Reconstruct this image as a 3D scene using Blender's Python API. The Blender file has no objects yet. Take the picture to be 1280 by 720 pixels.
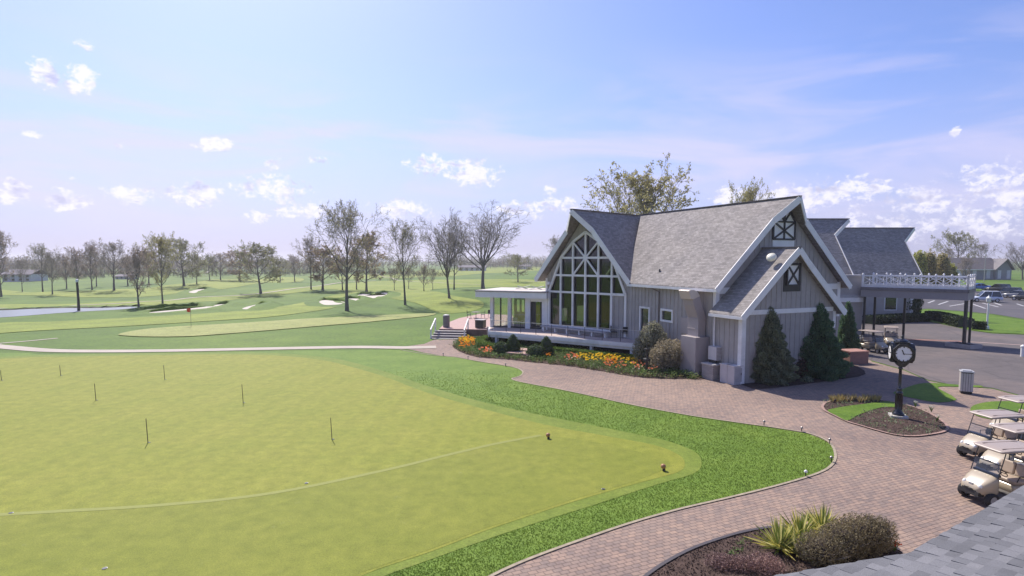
import bpy, bmesh, math, random
from math import sin, cos, tan, atan, atan2, sqrt, pi, radians
from mathutils import Vector, Matrix
from mathutils.geometry import tessellate_polygon, delaunay_2d_cdt

scene = bpy.context.scene
col = scene.collection
random.seed(7)

# ------------------------------------------------------------------ camera
F_PX = 735.0; PITCH = radians(4.5); PPX, PPY = 640.0, 383.0; CAM_H = 7.5
cam_data = bpy.data.cameras.new("camera")
cam = bpy.data.objects.new("camera", cam_data); col.objects.link(cam)
cam.location = (0, 0, CAM_H)
cam.rotation_euler = (radians(90) - PITCH, 0, 0)
cam_data.sensor_width = 36.0
cam_data.lens = F_PX / 1280 * 36.0
cam_data.shift_y = (PPY - 360) / 1280
cam_data.clip_start = 0.05; cam_data.clip_end = 9000
scene.camera = cam

# ------------------------------------------------------------------ light
SUN_AZ = radians(-27)      # clockwise from +Y
SUN_EL = radians(49)
SKY_STRENGTH = 0.15
sd = bpy.data.lights.new("sun", 'SUN'); sd.energy = 4.4; sd.angle = radians(0.5)
sd.color = (1.0, 0.93, 0.83)
sun = bpy.data.objects.new("sun", sd); col.objects.link(sun)
sdir = Vector((sin(SUN_AZ)*cos(SUN_EL), cos(SUN_AZ)*cos(SUN_EL), sin(SUN_EL)))
sun.rotation_euler = sdir.to_track_quat('Z', 'Y').to_euler()
scene.view_settings.view_transform = 'Standard'
scene.view_settings.look = 'None'
scene.view_settings.gamma = 1.0
scene.view_settings.use_curve_mapping = False
scene.view_settings.exposure = 0.42
scene.cycles.max_bounces = 8
scene.cycles.transparent_max_bounces = 24

world = bpy.data.worlds.new("World"); scene.world = world; world.use_nodes = True
wt = world.node_tree; wt.nodes.clear()
def wn(t, **k):
    n = wt.nodes.new(t)
    for a, b in k.items(): setattr(n, a, b)
    return n
def wmath(op, a, b=None, c=None, clamp=False):
    n = wn('ShaderNodeMath', operation=op, use_clamp=clamp)
    for i, v in enumerate((a, b, c)):
        if v is None: continue
        if isinstance(v, (int, float)): n.inputs[i].default_value = v
        else: wt.links.new(v, n.inputs[i])
    return n.outputs[0]
def wmix(f, a, b, blend='MIX'):
    n = wn('ShaderNodeMix', data_type='RGBA', blend_type=blend)
    for s, v in ((n.inputs[0], f), (n.inputs[6], a), (n.inputs[7], b)):
        if isinstance(v, (int, float)): s.default_value = v
        elif isinstance(v, tuple): s.default_value = v
        else: wt.links.new(v, s)
    return n.outputs[2]
def wramp(f, lo, hi):
    n = wn('ShaderNodeMapRange', clamp=True, interpolation_type='SMOOTHSTEP')
    wt.links.new(f, n.inputs[0]); n.inputs[1].default_value = lo; n.inputs[2].default_value = hi
    return n.outputs[0]
def pix_dir(px, py):
    a = (px - PPX) / F_PX; u = -(py - PPY) / F_PX
    return Vector((a, cos(PITCH) + u*sin(PITCH), -sin(PITCH) + u*cos(PITCH)))
sky = wn('ShaderNodeTexSky', sky_type='NISHITA', sun_disc=False, sun_elevation=SUN_EL,
         sun_rotation=SUN_AZ, altitude=200, air_density=1.0, dust_density=1.6, ozone_density=2.2)
tc = wn('ShaderNodeTexCoord')
nrm = wn('ShaderNodeVectorMath', operation='NORMALIZE'); wt.links.new(tc.outputs['Generated'], nrm.inputs[0])
sep = wn('ShaderNodeSeparateXYZ'); wt.links.new(nrm.outputs[0], sep.inputs[0])
AZ = wmath('ARCTAN2', sep.outputs[0], sep.outputs[1]); EL = wmath('ARCSINE', sep.outputs[2])
comb = wn('ShaderNodeCombineXYZ'); wt.links.new(AZ, comb.inputs[0]); wt.links.new(EL, comb.inputs[1])
def wnoise(scale, sx, sy, detail, rough=0.55, dist=0.0, w=0.0):
    mp = wn('ShaderNodeMapping'); wt.links.new(comb.outputs[0], mp.inputs[0])
    mp.inputs[3].default_value = (sx, sy, 1); mp.inputs[1].default_value = (w, w*.7, 0)
    n = wn('ShaderNodeTexNoise'); wt.links.new(mp.outputs[0], n.inputs[0])
    n.inputs['Scale'].default_value = scale; n.inputs['Detail'].default_value = detail
    n.inputs['Roughness'].default_value = rough; n.inputs['Distortion'].default_value = dist
    return n.outputs[0]
# small cumulus: (px, py, half width px, half height px, weight)
CL = [(56,92,18,16,1),(100,99,20,15,1),(107,57,12,7,.8),(38,167,13,5,.7),(16,240,20,15,.9),(85,250,26,13,.85),(165,243,32,11,.85),
      (270,181,24,10,.85),(257,178,10,7,.8),(345,204,12,8,.7),(398,200,11,6,.7),(335,235,48,15,.75),(245,243,32,15,.7),(540,205,30,11,.8),(590,216,30,15,1),
      (500,262,36,12,.75),(320,270,18,8,.7),(375,262,32,12,.6),(687,237,9,7,.7),(650,262,34,10,.7),(695,258,28,10,.7),(915,245,26,12,.75),(985,250,60,20,.6),(1045,240,55,20,.6),
      (1085,235,30,13,.8),(1160,250,60,20,.5),(1225,230,45,22,.55),(1270,245,40,40,.55),(1195,164,7,6,.8),(148,183,9,4,.6),(90,222,10,4,.5),(1225,280,90,20,.6),(1110,285,90,18,.55)]
nz = wnoise(1.0, 34, 46, 6, .62, .4)
nz2 = wnoise(1.0, 90, 110, 4, .6, .2, 3.0)
nzc = wmath('ADD', wmath('MULTIPLY', wmath('SUBTRACT', nz, .51), 4.2), wmath('MULTIPLY', wmath('SUBTRACT', nz2, .5), 4.0))
best = None
for (px, py, rw, rh, wgt) in CL:
    d = pix_dir(px, py); a0 = atan2(d.x, d.y); e0 = atan2(d.z, sqrt(d.x*d.x + d.y*d.y))
    d1 = pix_dir(px+rw, py); ra = abs(atan2(d1.x, d1.y) - a0)*1.1
    d2 = pix_dir(px, py-rh); re = abs(atan2(d2.z, sqrt(d2.x**2+d2.y**2)) - e0)*1.15
    xx = wmath('POWER', wmath('DIVIDE', wmath('SUBTRACT', AZ, a0), ra), 2.0)
    dy = wmath('DIVIDE', wmath('SUBTRACT', EL, e0), re)
    yy = wmath('MULTIPLY', dy, dy)
    v = wmath('SUBTRACT', wgt, wmath('ADD', xx, yy))
    best = v if best is None else wmath('MAXIMUM', best, v)
dens = wmath('ADD', best, nzc)
cmask = wmath('MULTIPLY', wramp(dens, -.35, .9), wramp(best, -1.7, -.4))
# grey undersides: thicker cloud is greyer low down
core = wramp(wnoise(1.0, 30, 60, 4, .55, .3, 9.0), .45, .7)
ccol = wmix(wmath('MULTIPLY', core, .95), (5.3, 5.15, 5.7, 1), (3.0, 3.0, 4.2, 1))
cir = wramp(wnoise(1.0, 2.2, 11, 5, .55, 1.2, 5.0), .40, .70)
cir_el = wmath('MULTIPLY', wramp(EL, .0, .1), wmath('SUBTRACT', 1.0, wramp(EL, .16, .36)))
cirf = wmath('MULTIPLY', wmath('MULTIPLY', cir, cir_el), .62)
# the photo's sky is a pale lavender blue: tint of the air's colour
base = wmix(1.0, sky.outputs[0], (0.56, 0.60, 0.86, 1), 'MULTIPLY')
low = wmath('SUBTRACT', 1.0, wramp(EL, -.02, .30))
base = wmix(wmath('MULTIPLY', low, .70), base, (2.95, 2.9, 4.55, 1))
c1 = wmix(cirf, base, (4.2, 3.85, 5.1, 1))
c2 = wmix(wmath('MULTIPLY', cmask, .85), c1, ccol)
bg = wn('ShaderNodeBackground'); bg.inputs[1].default_value = SKY_STRENGTH
wt.links.new(c2, bg.inputs[0])
wo = wn('ShaderNodeOutputWorld'); wt.links.new(bg.outputs[0], wo.inputs[0])

# ------------------------------------------------------------------ terrain and pixel helpers
def sm(a, b, x):
    t = max(0.0, min(1.0, (x-a)/(b-a))); return t*t*(3-2*t)
def T(x, y):
    s = sm(68, 100, y) * (1 - sm(260, 400, y)) * (1 - sm(10, 40, x))
    z = s * (0.42*sin(x/16+1)*sin(y/21) + 0.32*sin(x/29+y/17) + .25*sin(x/9-y/14))
    z -= 0.5*s
    k = (1 - sm(-56, -44, x))*sm(64, 72, y)*(1 - sm(108, 122, y)); z = z*(1-k) - .3*k
    z += 1.2*sm(85, 140, y)*sm(40, 70, x)*(1-sm(400, 600, y))*0.6
    return z
def G(px, py, z=None):
    d = pix_dir(px, py)
    zz = 0.0 if z is None else z
    for _ in range(12):
        if d.z > -1e-4: d.z = -1e-4
        t = (zz - CAM_H)/d.z
        x, y = d.x*t, d.y*t
        if y > 3000: y = 3000
        if z is None: zz = .5*zz + .5*T(x, y)
        else: break
    return Vector((x, y, zz))
def P(px, py, y):
    """point on the ray of a photograph pixel at distance y ahead"""
    d = pix_dir(px, py); t = y/d.y
    return Vector((d.x*t, y, CAM_H + d.z*t))
def proj(p):
    x, y, z = p[0], p[1], p[2]-CAM_H
    f = y*cos(PITCH) - z*sin(PITCH); u = y*sin(PITCH) + z*cos(PITCH)
    return (PPX + F_PX*x/f, PPY - F_PX*u/f)

# ------------------------------------------------------------------ materials
MATS = {}
def new_mat(name):
    m = bpy.data.materials.new(name); m.use_nodes = True
    nt = m.node_tree; nt.nodes.clear()
    o = nt.nodes.new('ShaderNodeOutputMaterial'); b = nt.nodes.new('ShaderNodeBsdfPrincipled')
    nt.links.new(b.outputs[0], o.inputs[0]); MATS[name] = m
    return m, nt, b
def c4(c): return (c[0], c[1], c[2], 1)
def coord(nt, scale=(1,1,1), rot=(0,0,0), kind='Object'):
    t = nt.nodes.new('ShaderNodeTexCoord'); mp = nt.nodes.new('ShaderNodeMapping')
    nt.links.new(t.outputs[kind], mp.inputs[0]); mp.inputs[3].default_value = scale; mp.inputs[2].default_value = rot
    return mp.outputs[0]
def noise(nt, vec, scale, detail=4, rough=.55, dist=0):
    n = nt.nodes.new('ShaderNodeTexNoise'); nt.links.new(vec, n.inputs[0])
    n.inputs['Scale'].default_value = scale; n.inputs['Detail'].default_value = detail
    n.inputs['Roughness'].default_value = rough; n.inputs['Distortion'].default_value = dist
    return n.outputs[0]
def ramp(nt, f, stops):
    n = nt.nodes.new('ShaderNodeValToRGB'); nt.links.new(f, n.inputs[0])
    e = n.color_ramp.elements
    while len(e) < len(stops): e.new(.5)
    for i, (p, c) in enumerate(stops): e[i].position = p; e[i].color = c4(c)
    return n.outputs[0]
def mixc(nt, f, a, b, blend='MIX'):
    n = nt.nodes.new('ShaderNodeMix'); n.data_type = 'RGBA'; n.blend_type = blend
    for s, v in ((n.inputs[0], f), (n.inputs[6], a), (n.inputs[7], b)):
        if isinstance(v, (int, float)): s.default_value = v
        elif isinstance(v, (tuple, list)): s.default_value = c4(v)
        else: nt.links.new(v, s)
    return n.outputs[2]
def bump(nt, b, h, strength=.4, dist=.02, prev=None):
    n = nt.nodes.new('ShaderNodeBump'); nt.links.new(h, n.inputs['Height'])
    n.inputs['Strength'].default_value = strength; n.inputs['Distance'].default_value = dist
    if prev: nt.links.new(prev, n.inputs['Normal'])
    nt.links.new(n.outputs[0], b.inputs['Normal']); return n.outputs[0]
def simple(name, c, rough=.6, var=.12, scale=3.0, metal=0.0, bmp=0.0, bscale=40, spec=.5, dirt=None):
    """a painted or plain surface: its colour with soft wear"""
    if name in MATS: return MATS[name]
    m, nt, b = new_mat(name)
    v = coord(nt)
    n = noise(nt, v, scale, 5, .6)
    lo = tuple(x*(1-var) for x in c); hi = tuple(min(1, x*(1+var)) for x in c)
    out = ramp(nt, n, [(.3, lo), (.7, hi)])
    if dirt:
        n2 = noise(nt, v, scale*.35, 6, .65)
        r = ramp(nt, n2, [(.52, (0,0,0)), (.72, (1,1,1))])
        out = mixc(nt, r, out, dirt)
    nt.links.new(out, b.inputs['Base Color'])
    b.inputs['Roughness'].default_value = rough; b.inputs['Metallic'].default_value = metal
    b.inputs['Specular IOR Level'].default_value = spec
    if bmp: bump(nt, b, noise(nt, v, bscale, 4, .6), bmp, .01)
    return m
def grass_mat(name, c_lo, c_mid, c_hi, fine=22, patch=.35, bmp=.6, stripes=None, bd=.02, speck=None):
    m, nt, b = new_mat(name)
    v = coord(nt)
    n1 = noise(nt, v, patch, 6, .62); n2 = noise(nt, v, fine, 3, .7); n3 = noise(nt, v, patch*7, 5, .6)
    base = ramp(nt, n1, [(.3, c_lo), (.5, c_mid), (.72, c_hi)])
    f = ramp(nt, n2, [(.25, (.62,.62,.62)), (.75, (1.32,1.32,1.2))])
    base = mixc(nt, 1.0, base, f, 'MULTIPLY')
    f3 = ramp(nt, n3, [(.3, (.84,.86,.8)), (.7, (1.15,1.13,1.12))])
    base = mixc(nt, 1.0, base, f3, 'MULTIPLY')
    if stripes:
        ang, width, amt = stripes
        w = nt.nodes.new('ShaderNodeTexWave'); v2 = coord(nt, (1,1,1), (0,0,ang)); nt.links.new(v2, w.inputs[0])
        w.inputs['Scale'].default_value = 1.0/width*.31; w.inputs['Distortion'].default_value = .4
        w.inputs['Detail'].default_value = 1; w.inputs['Detail Scale'].default_value = .1
        s = ramp(nt, w.outputs[1], [(.35, (1-amt,)*3), (.65, (1+amt,)*3)])
        base = mixc(nt, 1.0, base, s, 'MULTIPLY')
    if speck:
        ns = noise(nt, v, 2.3, 5, .8)
        base = mixc(nt, ramp(nt, ns, [(.60, (0,0,0)), (.74, (.7,.7,.7))]), base, speck)
    nt.links.new(base, b.inputs['Base Color'])
    b.inputs['Roughness'].default_value = .75; b.inputs['Specular IOR Level'].default_value = .15
    bump(nt, b, n2, bmp, bd)
    return m
def leaf_mat(name, c1, c2, trans=.35, rough=.6):
    m, nt, b = new_mat(name)
    g = nt.nodes.new('ShaderNodeNewGeometry')
    out = ramp(nt, g.outputs['Random Per Island'], [(.0, c1), (1.0, c2)])
    n = noise(nt, coord(nt), 1.1, 3)
    out = mixc(nt, 1.0, out, ramp(nt, n, [(.3, (.75,.78,.8)), (.7, (1.25,1.2,1.1))]), 'MULTIPLY')
    nt.links.new(out, b.inputs['Base Color']); b.inputs['Roughness'].default_value = rough
    b.inputs['Specular IOR Level'].default_value = .2
    t = nt.nodes.new('ShaderNodeBsdfTranslucent'); nt.links.new(out, t.inputs[0])
    mx = nt.nodes.new('ShaderNodeMixShader'); mx.inputs[0].default_value = trans
    o = [x for x in nt.nodes if x.type == 'OUTPUT_MATERIAL'][0]
    nt.links.new(b.outputs[0], mx.inputs[1]); nt.links.new(t.outputs[0], mx.inputs[2]); nt.links.new(mx.outputs[0], o.inputs[0])
    return m
def glass_mat(name, tint=(.55,.6,.62), refl=.12):
    m, nt, b = new_mat(name)
    nt.nodes.remove(b); o = nt.nodes[0]
    tr = nt.nodes.new('ShaderNodeBsdfTransparent'); tr.inputs[0].default_value = c4(tint)
    gl = nt.nodes.new('ShaderNodeBsdfGlossy'); gl.inputs['Roughness'].default_value = .03
    fr = nt.nodes.new('ShaderNodeFresnel'); fr.inputs[0].default_value = 1.45
    ad = nt.nodes.new('ShaderNodeMath'); ad.operation = 'ADD'; ad.use_clamp = True; ad.inputs[1].default_value = refl
    nt.links.new(fr.outputs[0], ad.inputs[0])
    mx = nt.nodes.new('ShaderNodeMixShader'); nt.links.new(ad.outputs[0], mx.inputs[0])
    nt.links.new(tr.outputs[0], mx.inputs[1]); nt.links.new(gl.outputs[0], mx.inputs[2]); nt.links.new(mx.outputs[0], o.inputs[0])
    n = noise(nt, coord(nt), .8, 2); bm = nt.nodes.new('ShaderNodeBump'); nt.links.new(n, bm.inputs['Height'])
    bm.inputs['Strength'].default_value = .03; nt.links.new(bm.outputs[0], gl.inputs['Normal'])
    return m

grass_mat('rough_grass', (.105,.178,.024), (.132,.212,.031), (.165,.242,.040), fine=24, patch=.5, bmp=.3, bd=.02)
grass_mat('field_grass', (.062,.120,.012), (.095,.165,.017), (.140,.205,.026), fine=3.0, patch=.045, bmp=.6, bd=.05)
grass_mat('fairway_grass', (.165,.215,.026), (.205,.255,.034), (.245,.280,.046), fine=4.0, patch=.06, bmp=.3, stripes=(.5, 7.0, .05))
grass_mat('green_grass', (.212,.236,.034), (.232,.247,.038), (.254,.260,.044), fine=30, patch=.33, bmp=.35, bd=.008, stripes=(radians(4), 1.3, .022), speck=(.265,.275,.060))
grass_mat('green_grass_cut', (.188,.214,.031), (.206,.226,.035), (.226,.238,.041), fine=30, patch=.3, bmp=.35, bd=.008, speck=(.23,.25,.07))
grass_mat('collar_grass', (.145,.200,.030), (.170,.222,.036), (.200,.245,.046), fine=22, patch=.6, bmp=.5, bd=.02)
grass_mat('far_green_grass', (.255,.285,.085), (.285,.305,.10), (.32,.325,.12), fine=5, patch=.08, bmp=.2)
grass_mat('lawn_grass', (.085,.16,.018), (.115,.195,.024), (.15,.225,.032), fine=12, patch=.4, bmp=.8, bd=.04)

def brick_mat(name, bw, bh, c1, c2, mortar, rot, msize=.012, offset=.5, patch=.16):
    m, nt, b = new_mat(name)
    v = coord(nt, (1,1,1), (0,0,rot))
    br = nt.nodes.new('ShaderNodeTexBrick'); nt.links.new(v, br.inputs[0])
    br.offset = offset; br.inputs['Scale'].default_value = 1.0
    br.inputs['Brick Width'].default_value = bw; br.inputs['Row Height'].default_value = bh
    br.inputs['Mortar Size'].default_value = msize; br.inputs['Mortar Smooth'].default_value = .25
    br.inputs['Color1'].default_value = c4(c1); br.inputs['Color2'].default_value = c4(c2); br.inputs['Mortar'].default_value = c4(mortar)
    n1 = noise(nt, v, patch, 5, .6); n2 = noise(nt, v, 3.2, 4, .65); n3 = noise(nt, v, 60, 3, .6)
    out = mixc(nt, 1.0, br.outputs[0], ramp(nt, n1, [(.28, (.74,.74,.78)), (.72, (1.18,1.15,1.10))]), 'MULTIPLY')
    out = mixc(nt, 1.0, out, ramp(nt, n2, [(.28, (.80,.80,.84)), (.72, (1.18,1.15,1.10))]), 'MULTIPLY')
    out = mixc(nt, 1.0, out, ramp(nt, n3, [(.3, (.88,)*3), (.7, (1.1,)*3)]), 'MULTIPLY')
    nt.links.new(out, b.inputs['Base Color']); b.inputs['Roughness'].default_value = .85
    b.inputs['Specular IOR Level'].default_value = .25
    iv = nt.nodes.new('ShaderNodeMath'); iv.operation = 'SUBTRACT'; iv.inputs[0].default_value = 1; nt.links.new(br.outputs['Fac'], iv.inputs[1])
    bump(nt, b, iv.outputs[0], .6, .008)
    return m
brick_mat('pavers', .235, .150, (.36,.262,.205), (.265,.208,.178), (.12,.092,.078), radians(-24), msize=.009)
brick_mat('paver_edge', .12, .24, (.42,.30,.25), (.33,.25,.22), (.15,.11,.09), 0)
brick_mat('red_brick', .22, .075, (.36,.15,.11), (.28,.115,.09), (.3,.26,.23), 0)
# walls of brick stand upright: map height into the brick rows
def brick_wall(name, c1, c2, mortar):
    m, nt, b = new_mat(name)
    t = nt.nodes.new('ShaderNodeTexCoord'); s = nt.nodes.new('ShaderNodeSeparateXYZ'); nt.links.new(t.outputs['Object'], s.inputs[0])
    a = nt.nodes.new('ShaderNodeMath'); nt.links.new(s.outputs[0], a.inputs[0]); nt.links.new(s.outputs[1], a.inputs[1])
    c = nt.nodes.new('ShaderNodeCombineXYZ'); nt.links.new(a.outputs[0], c.inputs[0]); nt.links.new(s.outputs[2], c.inputs[1])
    br = nt.nodes.new('ShaderNodeTexBrick'); nt.links.new(c.outputs[0], br.inputs[0]); br.inputs['Scale'].default_value = 1
    br.inputs['Brick Width'].default_value = .22; br.inputs['Row Height'].default_value = .075; br.inputs['Mortar Size'].default_value = .008
    br.inputs['Color1'].default_value = c4(c1); br.inputs['Color2'].default_value = c4(c2); br.inputs['Mortar'].default_value = c4(mortar)
    nt.links.new(br.outputs[0], b.inputs['Base Color']); b.inputs['Roughness'].default_value = .85
    bump(nt, b, br.outputs['Fac'], -.4, .006)
    return m
brick_wall('brick_wall', (.34,.15,.11), (.27,.12,.09), (.3,.26,.23))
brick_wall('stone_block', (.42,.38,.35), (.33,.30,.29), (.22,.2,.19))

def shingle_mat(name, c, uv=True):
    m, nt, b = new_mat(name)
    v = coord(nt, kind='UV' if uv else 'Object')
    br = nt.nodes.new('ShaderNodeTexBrick'); nt.links.new(v, br.inputs[0]); br.inputs['Scale'].default_value = 1
    br.inputs['Brick Width'].default_value = .33; br.inputs['Row Height'].default_value = .145; br.inputs['Mortar Size'].default_value = .008
    br.inputs['Color1'].default_value = c4([x*1.22 for x in c]); br.inputs['Color2'].default_value = c4([x*.80 for x in c])
    br.inputs['Mortar'].default_value = c4([x*.5 for x in c])
    n1 = noise(nt, v, .35, 5, .6); n2 = noise(nt, v, 2.2, 5, .7); n3 = noise(nt, v, 28, 3, .7)
    st = noise(nt, coord(nt, (.9, .12, 1), kind='UV' if uv else 'Object'), 2.0, 4, .6)
    out = mixc(nt, 1.0, br.outputs[0], ramp(nt, n1, [(.3, (.88,.88,.9)), (.7, (1.12,1.1,1.08))]), 'MULTIPLY')
    out = mixc(nt, 1.0, out, ramp(nt, n2, [(.3, (.91,)*3), (.7, (1.09,)*3)]), 'MULTIPLY')
    out = mixc(nt, 1.0, out, ramp(nt, n3, [(.3, (.86,)*3), (.7, (1.14,)*3)]), 'MULTIPLY')
    out = mixc(nt, 1.0, out, ramp(nt, st, [(.35, (.9,.9,.9)), (.65, (1.07,)*3)]), 'MULTIPLY')
    nt.links.new(out, b.inputs['Base Color']); b.inputs['Roughness'].default_value = .9; b.inputs['Specular IOR Level'].default_value = .2
    bump(nt, b, br.outputs[0], .5, .01)
    return m
shingle_mat('shingles', (.305,.28,.262))
WALL = simple('siding', (.395,.368,.350), .8, .10, 1.3, spec=.2)
TRIM = simple('white_trim', (.82,.81,.80), .55, .05, 1.5, dirt=(.62,.61,.60))
DARK = simple('dark_paint', (.035,.032,.033), .5, .1)
BLACK = simple('black_metal', (.018,.018,.02), .38, .1, spec=.6)
BARK = simple('bark', (.16,.14,.13), .95, .3, 2.5, bmp=.8, bscale=14, spec=.1)
TWIG = simple('twig', (.27,.235,.205), .95, .3, .5, spec=.1)
SOIL = simple('mulch', (.085,.058,.048), .95, .45, 6, bmp=1.0, bscale=22, spec=.1)
ASPH = None
def asphalt(name, c):
    m, nt, b = new_mat(name); v = coord(nt)
    n1 = noise(nt, v, .12, 6, .62, .5); n2 = noise(nt, v, 1.4, 5, .65); n3 = noise(nt, v, 30, 3, .7)
    vo = nt.nodes.new('ShaderNodeTexVoronoi'); vo.feature = 'DISTANCE_TO_EDGE'; vo.inputs['Scale'].default_value = .22
    vv = mixc(nt, .12, v, noise(nt, v, 1.0, 4)); nt.links.new(vv, vo.inputs[0])
    out = ramp(nt, n1, [(.30, [x*.72 for x in c]), (.5, c), (.70, [c[0]*1.45, c[1]*1.34, c[2]*1.24])])
    out = mixc(nt, 1.0, out, ramp(nt, n2, [(.3, (.86,)*3), (.7, (1.14,)*3)]), 'MULTIPLY')
    out = mixc(nt, 1.0, out, ramp(nt, n3, [(.3, (.8,)*3), (.7, (1.2,)*3)]), 'MULTIPLY')
    out = mixc(nt, ramp(nt, vo.outputs[0], [(.0, (.6,.6,.6)), (.012, (0,0,0))]), out, [x*.45 for x in c])
    nt.links.new(out, b.inputs['Base Color']); b.inputs['Roughness'].default_value = .85
    bump(nt, b, n3, .3, .006); return m
asphalt('asphalt', (.118,.100,.096)); asphalt('parking_asphalt', (.085,.078,.084))
CONC = simple('concrete', (.50,.47,.43), .85, .10, 1.2, bmp=.2)
PATHM = simple('path_concrete', (.44,.38,.31), .85, .09, .6, bmp=.15)
SAND = simple('sand', (.58,.52,.44), .95, .07, .7, bmp=.4, bscale=3)
DECK = simple('deck_boards', (.50,.40,.36), .8, .10, 1.4)
METAL = simple('galvanised', (.42,.40,.39), .5, .1, 2, metal=.3)
DUCT = simple('duct_paint', (.37,.325,.315), .6, .06, 1.2)
CART = simple('cart_shell', (.42,.35,.25), .22, .04, 2, spec=.6)
CART_ROOF = simple('cart_roof', (.38,.31,.26), .4, .04, 2)
SEAT = simple('seat_vinyl', (.40,.31,.23), .5, .06, 3)
RUBBER = simple('rubber', (.02,.02,.02), .8, .2)
RIM = simple('rim', (.5,.5,.5), .35, .05, metal=.5)
GLASS = glass_mat('window_glass', (.46,.48,.50), .03)
CLEAR = glass_mat('clear_glass', (.85,.88,.88), .12)
DARKGLASS = simple('dark_glass', (.02,.025,.03), .08, .1, spec=.9)
LINE = simple('line_paint', (.50,.49,.48), .7, .1, 4)
ROOM = simple('room_wall', (.30,.28,.27), .9, .1)

# ------------------------------------------------------------------ mesh builder
ORIGIN = [Vector((0,0,0))]
class MB:
    def __init__(s): s.v = []; s.f = []; s.m = []; s.uv = {}; s.mi = 0; s.sm = []; s.smooth = False
    def add(s, vs, fs, uvs=None):
        o = len(s.v); s.v.extend([tuple(x) for x in vs])
        for i, f in enumerate(fs):
            s.f.append(tuple(o+k for k in f)); s.m.append(s.mi); s.sm.append(s.smooth)
            if uvs: s.uv[len(s.f)-1] = uvs[i]
        return s
    def box(s, c, size, rz=0, fr=None):
        x, y, z = size[0]/2, size[1]/2, size[2]/2; cr, sr = cos(rz), sin(rz)
        vs = []
        for dz in (-z, z):
            for dx, dy in ((-x,-y),(x,-y),(x,y),(-x,y)):
                p = (c[0]+dx*cr-dy*sr, c[1]+dx*sr+dy*cr, c[2]+dz)
                vs.append(fr(*p) if fr else p)
        return s.add(vs, [(3,2,1,0),(4,5,6,7),(0,1,5,4),(1,2,6,5),(2,3,7,6),(3,0,4,7)])
    def bb(s, a, b, fr=None):
        return s.box([(a[i]+b[i])/2 for i in range(3)], [abs(b[i]-a[i]) for i in range(3)], 0, fr)
    def tube(s, p0, p1, r0, r1=None, n=8, cap=True):
        r1 = r0 if r1 is None else r1
        p0, p1 = Vector(p0), Vector(p1); d = (p1-p0)
        if d.length < 1e-6: return s
        d.normalize(); a = d.orthogonal().normalized(); b = d.cross(a)
        vs = [p0 + (a*cos(2*pi*i/n) + b*sin(2*pi*i/n))*r0 for i in range(n)] + [p1 + (a*cos(2*pi*i/n) + b*sin(2*pi*i/n))*r1 for i in range(n)]
        fs = [(i, (i+1) % n, n+(i+1) % n, n+i) for i in range(n)]
        if cap: fs += [tuple(range(n-1, -1, -1)), tuple(range(n, 2*n))]
        return s.add(vs, fs)
    def path(s, pts, rs, n=6, cap=True):
        pts = [Vector(p) for p in pts]; vs = []; fs = []
        a = None
        for i, p in enumerate(pts):
            d = (pts[min(i+1, len(pts)-1)] - pts[max(i-1, 0)]).normalized()
            if a is None: a = d.orthogonal().normalized()
            else:
                a = (a - d*a.dot(d)); a = a.normalized() if a.length > 1e-6 else d.orthogonal().normalized()
            b = d.cross(a); r = rs[i] if isinstance(rs, (list, tuple)) else rs
            vs += [p + (a*cos(2*pi*k/n) + b*sin(2*pi*k/n))*r for k in range(n)]
        for i in range(len(pts)-1):
            for k in range(n): fs.append((i*n+k, i*n+(k+1) % n, (i+1)*n+(k+1) % n, (i+1)*n+k))
        if cap: fs += [tuple(range(n-1, -1, -1)), tuple((len(pts)-1)*n+k for k in range(n))]
        return s.add(vs, fs)
    def beam(s, p0, p1, w, h, up=(0,0,1)):
        p0, p1 = Vector(p0), Vector(p1); d = (p1-p0).normalized(); up = Vector(up)
        sd_ = d.cross(up)
        if sd_.length < 1e-4: sd_ = d.cross(Vector((0, 1, 0)))
        sd_.normalize(); u2 = sd_.cross(d).normalized(); vs = []
        for p in (p0, p1):
            for a, b in ((-1,-1),(1,-1),(1,1),(-1,1)): vs.append(p + sd_*a*w/2 + u2*b*h/2)
        return s.add(vs, [(3,2,1,0),(4,5,6,7),(0,1,5,4),(1,2,6,5),(2,3,7,6),(3,0,4,7)])
    def lathe(s, prof, c=(0,0,0), n=16, arc=1.0):
        vs = []; fs = []
        for r, z in prof:
            for k in range(n): a = 2*pi*k/n; vs.append((c[0]+r*cos(a), c[1]+r*sin(a), c[2]+z))
        for i in range(len(prof)-1):
            for k in range(n): fs.append((i*n+k, i*n+(k+1) % n, (i+1)*n+(k+1) % n, (i+1)*n+k))
        fs += [tuple(range(n-1, -1, -1)), tuple((len(prof)-1)*n+k for k in range(n))]
        return s.add(vs, fs)
    def prism(s, poly, w0, w1, fr=None, holes=()):
        """poly of (u,z) pairs, extruded from w0 to w1 in frame fr(u,w,z)"""
        loops = [list(poly)] + [list(h) for h in holes]
        flat = [p for l in loops for p in l]
        tris = tessellate_polygon([[Vector((p[0], p[1], 0)) for p in l] for l in loops])
        fr = fr or (lambda u, w, z: (u, w, z))
        n = len(flat)
        vs = [fr(p[0], w0, p[1]) for p in flat] + [fr(p[0], w1, p[1]) for p in flat]
        fs = [tuple(t) for t in tris] + [tuple(n+k for k in reversed(t)) for t in tris]
        o = 0
        for l in loops:
            k = len(l)
            for i in range(k): fs.append((o+i, o+(i+1) % k, n+o+(i+1) % k, n+o+i))
            o += k
        return s.add(vs, fs)
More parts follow.
